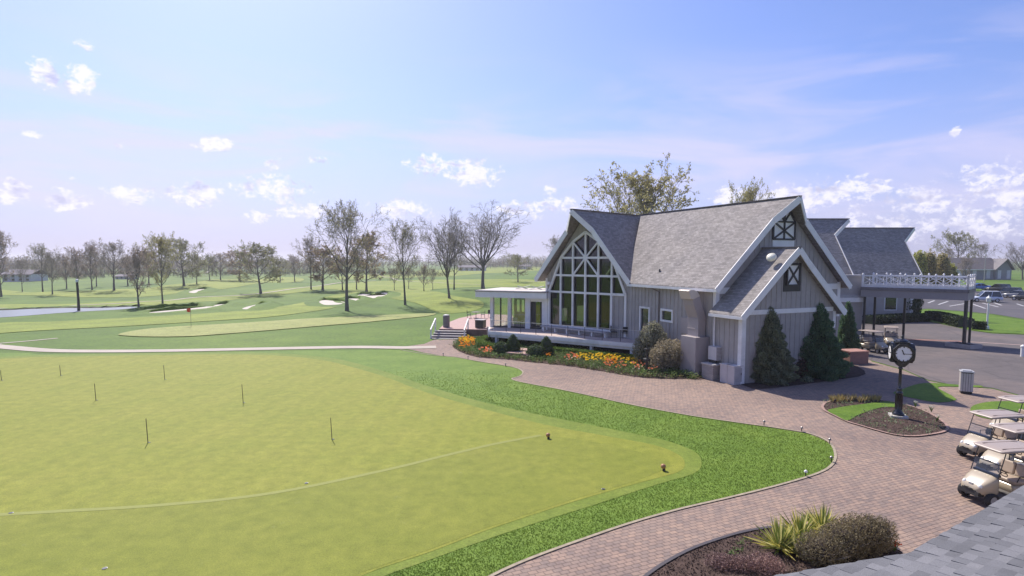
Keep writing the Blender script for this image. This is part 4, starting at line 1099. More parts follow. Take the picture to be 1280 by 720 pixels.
tree(1274, 346, 297, 38, 'vase', 'bare dark tree at the right edge beyond the parked cars', 'trees by the parking lot', 1.0, at=(178, 205))
tree(1206, 353, 321, 20, 'bud', 'small reddish tree in front of the outbuilding gable', 'trees by the parking lot', .4)

# shrubs, hedges, conifers
def shrub_mesh(seed, blobs, n, ls, flat=0.0, shell=.45, up=0.0):
    r = random.Random(seed); mb = MB(); tot = sum(b[3]*b[4]*b[5] for b in blobs)
    for (x, y, z, a, b, c) in blobs:
        for _ in range(int(n*a*b*c/tot)):
            v = rvec(r); q = 1-shell*r.random()**1.4; q *= 1+.13*sin(v.x*7+seed)*sin(v.y*6+v.z*5)
            p = Vector((x+v.x*a*q, y+v.y*b*q, z+v.z*c*q))
            if p.z < .02: continue
            leafquad(mb, p, ls*r.uniform(.7, 1.3), r, v)
    return mb
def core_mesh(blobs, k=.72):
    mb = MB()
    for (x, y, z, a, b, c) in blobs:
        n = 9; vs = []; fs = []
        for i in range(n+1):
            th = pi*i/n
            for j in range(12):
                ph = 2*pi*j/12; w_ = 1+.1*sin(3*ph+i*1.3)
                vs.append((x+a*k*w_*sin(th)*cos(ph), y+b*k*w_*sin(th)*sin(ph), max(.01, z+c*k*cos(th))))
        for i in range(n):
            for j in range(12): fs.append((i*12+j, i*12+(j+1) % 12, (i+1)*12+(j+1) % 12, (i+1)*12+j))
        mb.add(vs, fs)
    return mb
def stems(mb, r, x, y, h, sp, n=7, rad=.02):
    for _ in range(n):
        a = r.uniform(0, 2*pi); mb.path([(x, y, -.03), (x+cos(a)*sp*.4, y+sin(a)*sp*.4, h*.5), (x+cos(a)*sp, y+sin(a)*sp, h)], [rad, rad*.7, rad*.4], 4, False)
def shrub(name, label, cat, loc, blobs, n, ls, mat, core=None, seed=1, group=None, shell=.5, st=8, k=.7):
    o = thing(name, label, cat, loc, 0, group, world=False)
    shrub_mesh(seed, blobs, n, ls, shell=shell).build('foliage', mat, o, world=False, recalc=False)
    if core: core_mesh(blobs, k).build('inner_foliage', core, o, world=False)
    if st:
        mb = MB(); r = random.Random(seed); h = max(b[2]+b[5]*.5 for b in blobs); stems(mb, r, 0, 0, h, blobs[0][3]*.6, st); mb.build('stem', TWIG, o, world=False)
    return o
THUJA = leaf_mat('thuja', (.17,.20,.135), (.32,.35,.23), .4)
THUJA_D = leaf_mat('thuja_dark', (.085,.17,.10), (.19,.29,.16), .4)
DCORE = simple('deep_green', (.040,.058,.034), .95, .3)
def conifer(label, loc, h, w, mat, seed, n=26000, ls=.06, tip=1.0):
    o = thing('conifer', label, 'conifer', loc, 0, 'pyramidal evergreens against the clubhouse gable', world=False)
    r = random.Random(seed); mb = MB()
    ph = [r.uniform(0, 6.28) for _ in range(8)]
    def rad(t, a):
        base = (1-t)**.72*(.86+.14*min(1, t*7))*w/2
        return base*(1+.13*sin(4*a+ph[0]+9*t)+.12*sin(7*a-15*t+ph[1])+.10*sin(11*a+31*t+ph[2])+.09*sin(60*t+3*a+ph[3]))
    for _ in range(n):
        t = 1-sqrt(r.random()); t = min(t, .995); a = r.uniform(0, 2*pi); q = 1-.32*r.random()**1.8
        R = rad(t, a)*q + .03; z = h*t; p = Vector((R*cos(a), R*sin(a), z+r.uniform(-.05, .05)))
        d = Vector((cos(a)*.6+r.uniform(-.5,.5), sin(a)*.6+r.uniform(-.5,.5), .75+r.uniform(-.5,.3))).normalized(); s = ls*r.uniform(.7, 1.5)
        sd_ = d.cross(rvec(r)).normalized()*s*.55
        mb.add([p-d*s-sd_*.3, p+sd_, p+d*s*1.3, p-sd_], [(0,1,2,3)])
    mb.build('foliage', mat, o, world=False, recalc=False)
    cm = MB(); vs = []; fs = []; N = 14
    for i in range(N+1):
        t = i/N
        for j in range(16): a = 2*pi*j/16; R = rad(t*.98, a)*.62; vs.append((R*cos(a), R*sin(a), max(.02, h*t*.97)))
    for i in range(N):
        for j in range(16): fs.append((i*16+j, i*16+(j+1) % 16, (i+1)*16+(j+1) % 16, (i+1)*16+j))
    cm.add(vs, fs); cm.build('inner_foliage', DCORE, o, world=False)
    mb = MB(); mb.tube((0,0,-.1), (0,0,h*.5), .09, .04); mb.build('trunk', BARK, o, world=False)
    return o
g = G(966, 480); conifer('tall cone-shaped grey-green evergreen nearest the annex corner', (g.x, g.y+.9, 0), 4.75, 3.05, THUJA, 3, 34000)
g = G(1027, 473); conifer('darker broad evergreen at the right end of the annex gable', (g.x, g.y+1.0, 0), 5.0, 3.7, THUJA_D, 8, 36000)
g = G(1065, 443); o = conifer('narrow dark evergreen behind the brick planter by the side steps', (g.x, g.y+.8, 0), 4.2, 1.7, THUJA_D, 12, 16000)
BR = leaf_mat('bush_brown', (.11,.075,.055), (.21,.16,.10), .2)
YEL = leaf_mat('leaf_lime', (.16,.19,.04), (.30,.31,.07))
g = G(941, 478); shrub('shrub', 'small lime green shrub tucked beside the grey-green evergreen', 'shrub', (g.x+.2, g.y+.3, 0), [(0,0,.55,.42,.4,.6),(.1,.1,1.1,.3,.3,.35)], 1500, .06, YEL, DCORE, 4)
g = G(1003, 474); shrub('shrub', 'low reddish shrub between the two gable evergreens', 'shrub', (g.x, g.y+.5, 0), [(0,0,.6,.7,.6,.75),(.5,.2,.4,.6,.5,.5)], 3000, .06, leaf_mat('plum_leaf', (.10,.055,.055), (.19,.11,.09)), DCORE, 5)
for i, (px, py, s, lb) in enumerate([(975,482.5,.28,'low green edging plant at the front of the grey-green evergreen'), (1011,479,.24,'low edging plant left of the dark gable evergreen'), (1040,476,.25,'low edging plant in front of the dark gable evergreen')]):
    g = G(px, py); shrub('edging_plant', lb, 'plant', (g.x, g.y+.25, 0), [(0,0,s*.6,s*1.7,s,s)], 500, .05, THUJA, DCORE, 30+i, st=0)
# two large shrubs by the duct
SIL = leaf_mat('silver_leaf', (.20,.20,.14), (.36,.36,.27)); PINKL = leaf_mat('pale_pink_leaf', (.27,.23,.15), (.42,.37,.27))
g = G(822, 462)
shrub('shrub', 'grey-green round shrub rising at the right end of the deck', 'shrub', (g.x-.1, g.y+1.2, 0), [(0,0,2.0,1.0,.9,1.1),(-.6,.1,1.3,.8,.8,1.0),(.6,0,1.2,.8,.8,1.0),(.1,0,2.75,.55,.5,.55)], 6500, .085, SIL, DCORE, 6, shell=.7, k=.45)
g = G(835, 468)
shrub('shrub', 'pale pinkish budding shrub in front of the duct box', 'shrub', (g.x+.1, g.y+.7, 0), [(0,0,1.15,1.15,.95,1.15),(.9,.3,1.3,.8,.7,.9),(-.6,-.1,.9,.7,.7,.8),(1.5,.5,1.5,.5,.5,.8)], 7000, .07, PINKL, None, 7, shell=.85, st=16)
# topiary and hedges
BOX = leaf_mat('box_leaf', (.045,.085,.022), (.095,.15,.035), .2); HED = leaf_mat('hedge_leaf', (.10,.17,.03), (.19,.27,.05), .3)
for px, py, a, h, lb in ((641,445,.62,1.5,'pointed clipped topiary cone, left of the brick landing'), (683,448,.6,1.5,'pointed clipped topiary cone beside the deck post, right of the brick landing')):
    g = G(px, py); shrub('topiary', lb, 'topiary', (g.x, g.y+.4, 0), [(0,0,.55,a,a,.62),(0,0,1.0,a*.72,a*.72,.55),(0,0,1.35,a*.4,a*.4,.35)], 4200, .05, BOX, DCORE, int(px), shell=.15, st=0, k=.88)
for px, py, a, lb in ((627,445.5,.75,'clipped round box ball left of the pointed topiary'), (671,449.5,.78,'clipped round box ball right of the brick landing')):
    g = G(px, py); shrub('topiary', lb, 'topiary', (g.x, g.y+.5, 0), [(0,0,.5,a,a*.9,.6)], 3000, .05, BOX, DCORE, int(px), shell=.15, st=0, k=.88)
def hedge(label, pts, w, h, mat, seed, n=5000, ls=.06, core=DCORE, name='hedge', kind=None, zoff=0):
    c = smooth_curve([(p.x, p.y) for p in [G(*q) for q in pts]], 6, False)
    o = thing(name, label, 'hedge', (c[0][0], c[0][1], 0), 0); r = random.Random(seed); mb = MB()
    seg = [(Vector(c[i]), Vector(c[i+1])) for i in range(len(c)-1)]; Ls = [(b-a).length for a, b in seg]
    for _ in range(n):
        a, b = r.choices(seg, Ls)[0]; t = r.random(); p = a.lerp(b, t); d = (b-a).normalized(); nn = Vector((-d.y, d.x))
        f = r.random()
        if f < .5: off, z = r.uniform(-w/2, w/2), h+r.uniform(-.05, .06)
        else: off, z = (w/2 if f < .75 else -w/2)+r.uniform(-.05, .05), r.uniform(.03, h)
        q = p+nn*off; leafquad(mb, Vector((q.x, q.y, T(q.x, q.y)+z)), ls*r.uniform(.7, 1.3), r)
    mb.build('foliage', mat, o, recalc=False)
    cm = MB()
    for a, b in seg: cm.beam((a.x, a.y, T(a.x,a.y)+h*.48), (b.x, b.y, T(b.x,b.y)+h*.48), w*.86, h*.93)
    cm.build('inner_foliage', core, o); return o
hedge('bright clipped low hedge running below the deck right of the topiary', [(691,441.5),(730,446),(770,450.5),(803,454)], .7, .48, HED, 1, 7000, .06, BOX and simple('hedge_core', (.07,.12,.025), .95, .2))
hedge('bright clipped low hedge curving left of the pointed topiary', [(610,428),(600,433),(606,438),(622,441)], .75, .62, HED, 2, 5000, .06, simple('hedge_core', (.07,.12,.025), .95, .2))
DK = leaf_mat('dark_yew', (.022,.04,.018), (.05,.075,.03), .1)
hedge('dark low hedge along the foot of the third roof wing', [(1086,405),(1110,403.5),(1135,402),(1157,401.5)], 1.6, .9, DK, 3, 5000, .12)
hedge('dark hedge on the lawn edge beyond the canopy posts', [(1164,398.5),(1180,402),(1195,406.5),(1207,409.5)], 1.6, .95, DK, 4, 6000, .12)
hedge('short dark hedge left of the white lamp post', [(1215,411.5),(1224,412),(1232,412.5)], 1.2, .75, DK, 5, 2500, .12)
g = G(1143, 400); shrub('shrub', 'tall dark upright evergreen at the corner of the third wing', 'shrub', (g.x, g.y+1, 0), [(0,0,1.8,1.5,1.3,2.0),(0,0,3.0,1.2,1.1,1.5)], 4000, .14, DK, DCORE, 44, st=0, k=.85)
BY = leaf_mat('bright_yellow_green', (.34,.36,.07), (.50,.48,.14), .5); OY = leaf_mat('ochre_leaf', (.38,.32,.12), (.52,.43,.20), .5)
for i, (px, top, w, m_, lb) in enumerate([(1150,316,20,BY,'yellow-green columnar shrub left in the row beyond the canopy'), (1162,316,20,OY,'ochre columnar shrub second in the row beyond the canopy'),
        (1178,319,22,OY,'ochre shrub third in the row beyond the canopy'), (1188,332,18,BY,'low bright lime shrub at the right of the row beyond the canopy'), (1142,322,16,BY,'lime shrub partly behind the right roof tip')]):
    y = 128+i*2; q = P(px, top, y); h = q.z; a = w*y/F_PX/2
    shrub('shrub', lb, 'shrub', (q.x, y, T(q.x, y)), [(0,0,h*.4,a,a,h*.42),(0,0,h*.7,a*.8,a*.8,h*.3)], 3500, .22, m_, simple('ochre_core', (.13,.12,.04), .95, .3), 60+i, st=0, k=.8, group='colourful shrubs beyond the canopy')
# planting in the flower bed: tulips, foliage: nobody could count it
def scatter_bed(name, label, poly_name, n, fn, mat, seed, cond=None):
    r = random.Random(seed); poly = SHEETS[poly_name]; xs = [p[0] for p in poly]; ys = [p[1] for p in poly]; mb = MB(); c = 0; t = 0
    while c < n and t < n*60:
        t += 1; x, y = r.uniform(min(xs), max(xs)), r.uniform(min(ys), max(ys))
        if not inside((x, y), poly): continue
        if cond and not cond(x, y, r): continue
        fn(mb, x, y, r); c += 1
    ORIGIN[0] = Vector((0,0,0)); o = mb.build(name, mat, recalc=False); o['kind'] = 'stuff'; return o
def blade_tuft(mb, x, y, r, h=.3, n=6, w=.018, z0=.03):
    for _ in range(n):
        a = r.uniform(0, 6.28); l = h*r.uniform(.6, 1.2); dx, dy = cos(a)*l*.4, sin(a)*l*.4; sx, sy = -sin(a)*w, cos(a)*w
        mb.add([(x-sx, y-sy, z0), (x+sx, y+sy, z0), (x+dx*.5+sx*.8, y+dy*.5+sy*.8, z0+l*.65), (x+dx, y+dy, z0+l), (x+dx*.5-sx*.8, y+dy*.5-sy*.8, z0+l*.65)], [(0,1,2,3,4)])
def leafclump(mb, x, y, r, h=.25, n=12, s=.07):
    for _ in range(n): leafquad(mb, Vector((x+r.gauss(0, .12), y+r.gauss(0, .12), .05+h*r.random())), s, r)
FG1 = leaf_mat('bed_green', (.10,.17,.05), (.20,.28,.09)); FG2 = leaf_mat('bed_olive', (.14,.15,.06), (.26,.24,.12))
def pxy(x, y): return proj((x, y, 0))
def front(x, y, r):
    return True
scatter_bed('bed_foliage', '', 'flower_bed', 1500, lambda mb, x, y, r: leafclump(mb, x, y, r, .36, 14, .07), FG1, 1)
scatter_bed('bed_foliage', '', 'flower_bed', 900, lambda mb, x, y, r: leafclump(mb, x, y, r, .2, 10, .08), FG2, 2)
def blossom(z, s):
    def fn(mb, x, y, r):
        zz = z*r.uniform(.7, 1.2); n = 5; R = s*r.uniform(.7, 1.3)
        for k in range(n):
            a = 2*pi*k/n; a2 = 2*pi*(k+1)/n
            mb.add([(x, y, zz), (x+R*cos(a), y+R*sin(a), zz+R*.9), (x+R*.9*cos((a+a2)/2), y+R*.9*sin((a+a2)/2), zz+R*1.5), (x+R*cos(a2), y+R*sin(a2), zz+R*.9)], [(0,1,2,3)])
    return fn
def flowers(color, spots, n, seed, z=.42, s=.075):
    m_ = leaf_mat('petals_%s' % color[0], color[1], color[2], .35)
    def cond(x, y, r):
        p = pxy(x, y)
        for (a, b, rx, ry) in spots:
            if ((p[0]-a)/rx)**2+((p[1]-b)/ry)**2 < 1: return True
        return False
    scatter_bed(color[0]+'_flowers', '', 'flower_bed', n, blossom(z, s), m_, seed, cond)
flowers(('orange', (.72,.25,.03), (.85,.38,.05)), [(586,433,12,6),(575,438,7,4),(685,449,6,3),(763,457,10,5),(617,441,8,4)], 150, 3)
flowers(('yellow', (.80,.52,.03), (.90,.68,.06)), [(734,453,14,4),(752,454,8,5),(790,458,9,4),(583,430,9,4),(770,453,14,3)], 240, 4)
flowers(('salmon', (.75,.22,.10), (.85,.35,.2)), [(608,444,9,3),(775,463,7,4),(762,461,6,4),(800,462,10,4),(815,469,6,3),(715,452,10,4)], 110, 5)
flowers(('pale', (.7,.6,.5), (.8,.72,.62)), [(660,447,14,4),(720,453,14,4),(800,466,14,4),(620,440,14,4)], 110, 6, .3, .05)
# brick landing with low benches in the bed
for px, py, w, lb in ((651,446.5,2.0,'low brick-topped block at the front left of the deck bed'), (664,443,2.4,'low brick-topped block nearer the deck bed')):
    g = G(px, py); o = thing('brick_block', lb, 'block', (g.x, g.y, 0)); fr = frame((g.x, g.y), radians(-28))
    mb = MB(); mb.bb((-w/2,-.5,.02), (w/2,.5,.3), fr); mb.build('base', 'brick_wall', o)
    mb = MB(); mb.bb((-w/2-.05,-.55,.301), (w/2+.05,.55,.38), fr); mb.build('top', simple('brick_top', (.42,.27,.23), .9, .1, 3), o)
# bird feeder post in the bed
g = G(808, 468); o = thing('garden_pedestal', 'slim black pedestal with stacked discs in the bed before the grey shrub', 'pedestal', (g.x, g.y, 0))
mb = MB(); mb.lathe([(.22,0),(.2,.1),(.1,.15),(.09,.9),(.25,.95),(.25,1.05),(.08,1.1),(.08,1.6),(.2,1.65),(.2,1.72),(.05,1.75),(.04,2.0)], (g.x, g.y, 0), 14); mb.build('pedestal', BLACK, o)

# foreground bed planting
g0 = G(1050, 705)
BLB = [(.1,0,.45,.55,.55,.50),(.7,.25,.5,.7,.55,.52),(1.25,.45,.45,.45,.45,.45),(-.6,-.3,.4,.6,.5,.42)]
o = thing('bush', 'brown-leaved barberry bush at the bottom beside the shingled roof', 'bush', (g0.x+.1, g0.y+.25, 0), 0, world=False)
bm_mat = leaf_mat('barberry', (.16,.125,.070), (.32,.27,.16), .3)
shrub_mesh(91, BLB, 30000, .024, shell=.6).build('foliage', bm_mat, o, world=False, recalc=False)
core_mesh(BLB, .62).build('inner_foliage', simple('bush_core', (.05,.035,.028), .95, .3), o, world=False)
mb = MB(); r = random.Random(5)
for _ in range(260):
    b = r.choice(BLB); v = rvec(r); v.z = abs(v.z); p = Vector((b[0], b[1], b[2]*.3)); q = Vector((b[0]+v.x*b[3]*1.12, b[1]+v.y*b[4]*1.12, b[2]+v.z*b[5]*1.16)); mb.path([p, p.lerp(q, .6)+rvec(r)*.05, q], [.01,.006,.003], 3, False)
mb.build('stem', TWIG, o, world=False)
g1 = G(900, 706); o2 = thing('bush', 'low pinkish heather-like mound at the bottom of the near bed', 'bush', (g1.x, g1.y-.1, 0), 0, world=False)
BL2 = [(0,0,.12,.42,.35,.2),(.5,-.1,.12,.45,.3,.22),(1.0,-.2,.15,.45,.4,.28)]
shrub_mesh(92, BL2, 9000, .020, shell=.7).build('foliage', leaf_mat('heather', (.20,.12,.11), (.34,.22,.20), .2), o2, world=False, recalc=False)
def yucca(px, py, lb, h, n, seed):
    g = G(px, py); o = thing('yucca', lb, 'plant', (g.x, g.y, 0), 0, 'variegated yuccas in the near bed', world=False); r = random.Random(seed)
    for nm, m_, k0 in (('leaf_blades', leaf_mat('yucca_yellow', (.62,.56,.12), (.80,.74,.34), .35), 0), ('green_blades', leaf_mat('yucca_green', (.16,.22,.05), (.30,.34,.09), .25), 1)):
        mb = MB()
        for i in range(n):
            a = r.uniform(0, 6.28); el = radians(r.uniform(12, 82)); L = h*r.uniform(.7, 1.15); w = .022
            d = Vector((cos(a)*cos(el), sin(a)*cos(el), sin(el))); s = Vector((-sin(a), cos(a), 0))*w
            b0 = Vector((cos(a)*.04, sin(a)*.04, .05)); m1 = b0+d*L*.5; e = b0+d*L+Vector((0,0,-L*.12*cos(el)))
            mb.add([b0-s*.6, b0+s*.6, m1+s, e, m1-s], [(0,1,2,3,4)])
        mb.build(nm, m_, o, world=False, recalc=False)
yucca(974, 688, 'yellow striped yucca with long blades at the left tip of the barberry bush', .85, 60, 1)
yucca(1000, 674, 'upright yellow yucca behind the middle of the barberry bush', .8, 60, 2)
yucca(1028, 667, 'small bright yucca topmost behind the barberry bush', .78, 60, 3)
yucca(996, 694, 'yucca clump half buried in the front of the barberry bush', .7, 40, 4)
for px, py in ((926,682),(933,677),(915,693),(922,690)):
    g = G(px, py); o = thing('seedling', 'small green sprout in the near bed, '+{926:'topmost of the four',933:'rightmost of the four',915:'lowest of the four',922:'second lowest of the four'}[px], 'plant', (g.x, g.y, 0), 0, 'sprouts in the near bed', world=False)
    mb = MB(); r = random.Random(int(px)); 
    for _ in range(26): leafquad(mb, Vector((r.gauss(0,.07), r.gauss(0,.05), .03+.09*r.random())), .035, r)
    mb.build('foliage', FG1, o, world=False, recalc=False)
g = G(1122, 693); 
for k, (dx, mm) in enumerate(((0, ('petals_scarlet', (.75,.10,.03), (.85,.2,.06))), (-.28, ('petals_gold', (.8,.5,.05), (.85,.6,.1))))):
    o = thing('flower', ('red flower clump' if k == 0 else 'small yellow flower clump')+' peeping out between the barberry bush and the roof edge', 'flower', (g.x+dx-.05, g.y+.05, 0), 0, world=False); mb = MB(); r = random.Random(k)
    for _ in range(40 if k == 0 else 14): leafquad(mb, Vector((r.gauss(0,.06), r.gauss(0,.06), .22+.1*r.random())), .035, r)
    mb.build('blossom', leaf_mat(*mm), o, world=False, recalc=False); mb = MB(); blade_tuft(mb, 0, 0, r, .28, 16, .012); mb.build('foliage', FG1, o, world=False, recalc=False)
# mulch lumps in the near bed (stuff)
def lump(mb, x, y, r):
    s = r.uniform(.012, .035); p = Vector((x, y, .035)); leafquad(mb, p+Vector((0,0,s*.4)), s, r); leafquad(mb, p+Vector((0,0,s*.3)), s, r)
scatter_bed('mulch_chips', '', 'foreground_bed', 9000, lump, simple('mulch_chip', (.12,.08,.062), .95, .5, 9), 11)
scatter_bed('mulch_chips', '', 'island_bed', 3500, lump, 'mulch_chip', 12)
# island bed seedlings
ig = SHEETS['island_grass']
scatter_bed('island_planting', '', 'island_bed', 95, lambda mb, x, y, r: leafclump(mb, x, y, r, .14, 12, .045) if not inside((x, y), ig) else None, leaf_mat('pansy_leaf', (.14,.20,.10), (.30,.36,.20)), 13)
scatter_bed('island_planting', '', 'island_bed', 60, lambda mb, x, y, r: blade_tuft(mb, x, y, r, .34, 10, .010), leaf_mat('straw_blades', (.42,.34,.14), (.60,.50,.24)), 14, lambda x, y, r: proj((x,y,0))[1] < 504 and proj((x,y,0))[0] < 1100)
for px, py in ((1144,510),(1164,516),(1171,528)):
    g = G(px, py); o = thing('flower', 'white blooming tuft at the rim of the clock island, '+{1144:'nearest behind the clock post',1164:'middle one of three',1171:'at the right tip'}[px], 'flower', (g.x, g.y, 0), 0, 'white tufts on the clock island', world=False); mb = MB(); r = random.Random(int(px))
    for _ in range(26): leafquad(mb, Vector((r.gauss(0,.05), r.gauss(0,.05), .28+.09*r.random())), .03, r)
    mb.build('blossom', leaf_mat('petals_white', (.7,.7,.55), (.82,.82,.7)), o, world=False, recalc=False); mb = MB(); blade_tuft(mb, 0, 0, r, .3, 14, .012); mb.build('foliage', FG1, o, world=False, recalc=False)

# grass blades of the near lawn strip (stuff)
r = random.Random(99); mb = MB(); lawn = SHEETS['lawn']; coll = SHEETS['green_collar']
xs = [-2, 18]; cnt = 0; tries = 0
while cnt < 34000 and tries < 1200000:
    tries += 1
    y = 12.5+ (44-12.5)*r.random()**1.9; x = r.uniform(-12, 17.5)
    if r.random() < (y-20)/20: continue
    if not inside((x, y), lawn) or inside((x, y), coll): continue
    cnt += 1
    k = .8+y/26; h = .026*k*r.uniform(.5, 1.3); a = r.uniform(0, 6.28); w = .0055*k*1.3; dx, dy = cos(a)*h*.7, sin(a)*h*.7
    mb.add([(x-sin(a)*w, y+cos(a)*w, .008), (x+sin(a)*w, y-cos(a)*w, .008), (x+dx, y+dy, .008+h)], [(0,1,2)])
    mb.add([(x-cos(a)*w, y-sin(a)*w, .008), (x+cos(a)*w, y+sin(a)*w, .008), (x-dy, y+dx, .008+h*.8)], [(0,1,2)])
ORIGIN[0] = Vector((0,0,0)); o = mb.build('lawn_blades', leaf_mat('grass_blade', (.155,.235,.038), (.215,.30,.055), .5), recalc=False); o['kind'] = 'stuff'

# far woods: the hazy tree belt (stuff)
def woods(name, specs, mat, seed):
    r = random.Random(seed); mb = MB()
    for (x0, x1, dist, htop, dens, dvar) in specs:
        px = x0
        while px < x1:
            d = dist*r.uniform(1-dvar, 1+dvar); g = P(px, 325, d); x = g.x; z0 = T(x, d)
            H = (htop*d/F_PX)*r.uniform(.6, 1.12); W = H*r.uniform(.5, .85)
            mb.mi = 0; mb.tube((x, d, z0-.5), (x, d, z0+H*.6), H*.022, H*.01, 3, False)
            for k in range(5): a = r.uniform(0, 6.28); mb.tube((x, d, z0+H*r.uniform(.2,.4)), (x+cos(a)*W*.4, d+sin(a)*W*.4, z0+H*r.uniform(.7,.98)), H*.009, H*.003, 3, False)
            mb.mi = 1
            for _ in range(int(90*dens)):
                v = rvec(r); q = r.random()**.4; p = Vector((x+v.x*W/2*q, d+v.y*W/2*q, z0+H*.56+v.z*H*.44*q))
                leafquad(mb, p, H*.05*r.uniform(.5, 1.3), r)
            px += W*F_PX/d*r.uniform(.35, .6)
    ORIGIN[0] = Vector((0,0,0)); o = mb.build(name, [TWIG, mat], recalc=False); o['kind'] = 'stuff'
WD1 = leaf_mat('wood_grey', (.25,.22,.20), (.34,.30,.27), .45); WD2 = leaf_mat('wood_green', (.17,.17,.10), (.26,.25,.14), .4)
woods('far_woods', [(-60,700,520,17,2.0,.1),(-60,420,330,20,2.0,.1),(-60,250,285,24,1.8,.08),(1130,1360,420,16,1.2,.1),(560,700,650,15,1.5,.08)], WD1, 1)
woods('far_woods', [(-60,480,360,17,1.2,.15),(560,720,600,14,1,.1),(1140,1360,330,13,.8,.1)], WD2, 2)
woods('far_undergrowth', [(-60,560,300,8,2.4,.05),(0,130,250,9,2.6,.03),(560,700,560,8,2.4,.05)], leaf_mat('undergrowth', (.075,.07,.045), (.12,.11,.07), .1), 3)
# ================================================================== helpers for rounded bodies
def loft(rings, cap=True):
    mb = MB(); n = len(rings[0]); vs = [p for r_ in rings for p in r_]
    fs = [(i*n+k, i*n+(k+1) % n, (i+1)*n+(k+1) % n, (i+1)*n+k) for i in range(len(rings)-1) for k in range(n)]
    if cap: fs += [tuple(range(n-1, -1, -1)), tuple((len(rings)-1)*n+k for k in range(n))]
    mb.add(vs, fs); mb.smooth = True; mb.sm = [True]*len(mb.f); return mb
def ring(x, hw, z0, z1, n=16, e=.35):
    out = []
    for k in range(n):
        a = 2*pi*(k+.5)/n; c, s = cos(a), sin(a)
        out.append((x, hw*math.copysign(abs(c)**e, c), (z0+z1)/2+(z1-z0)/2*math.copysign(abs(s)**e, s)))
    return out
def wheel_mesh(r, w):
    mb = MB(); n = 20; prof = [(r*.62,-w/2),(r*.9,-w/2),(r,-w*.32),(r,w*.32),(r*.9,w/2),(r*.62,w/2)]
    vs = []; fs = []
    for (rr, y) in prof:
        for k in range(n): a = 2*pi*k/n; vs.append((rr*cos(a), y, rr*sin(a)))
    for i in range(len(prof)-1):
        for k in range(n): fs.append((i*n+k, i*n+(k+1) % n, (i+1)*n+(k+1) % n, (i+1)*n+k))
    fs += [(5*n+k, 5*n+(k+1) % n, (k+1) % n, k) for k in range(n)]
    mb.add(vs, fs); return mb
def rim_mesh(r, w):
    mb = MB(); n = 20
    mb.tube((0,-w*.38,0), (0,w*.38,0), r*.62, n=n)
    for k in range(5):
        a = 2*pi*k/5; mb.tube((0,-w*.4,0), (0,w*.4,0), r*.14, n=8)
    return mb
def add_wheel(root, x, y, r, w, mats=(RUBBER, RIM), name='wheel'):
    o = wheel_mesh(r, w).build('wheel', mats[0], root, world=False); o.location = (x, y, r)
    rm = rim_mesh(r, w).build('rim', mats[1], o, world=False)
    hub = MB()
    for k in range(6):
        a = 2*pi*k/6
        for s in (-1, 1): hub.box((r*.38*cos(a), s*w*.385, r*.38*sin(a)), (r*.16, .01, r*.16))
    hub.build('vent_slots', BLACK, rm, world=False) if False else None
    return o
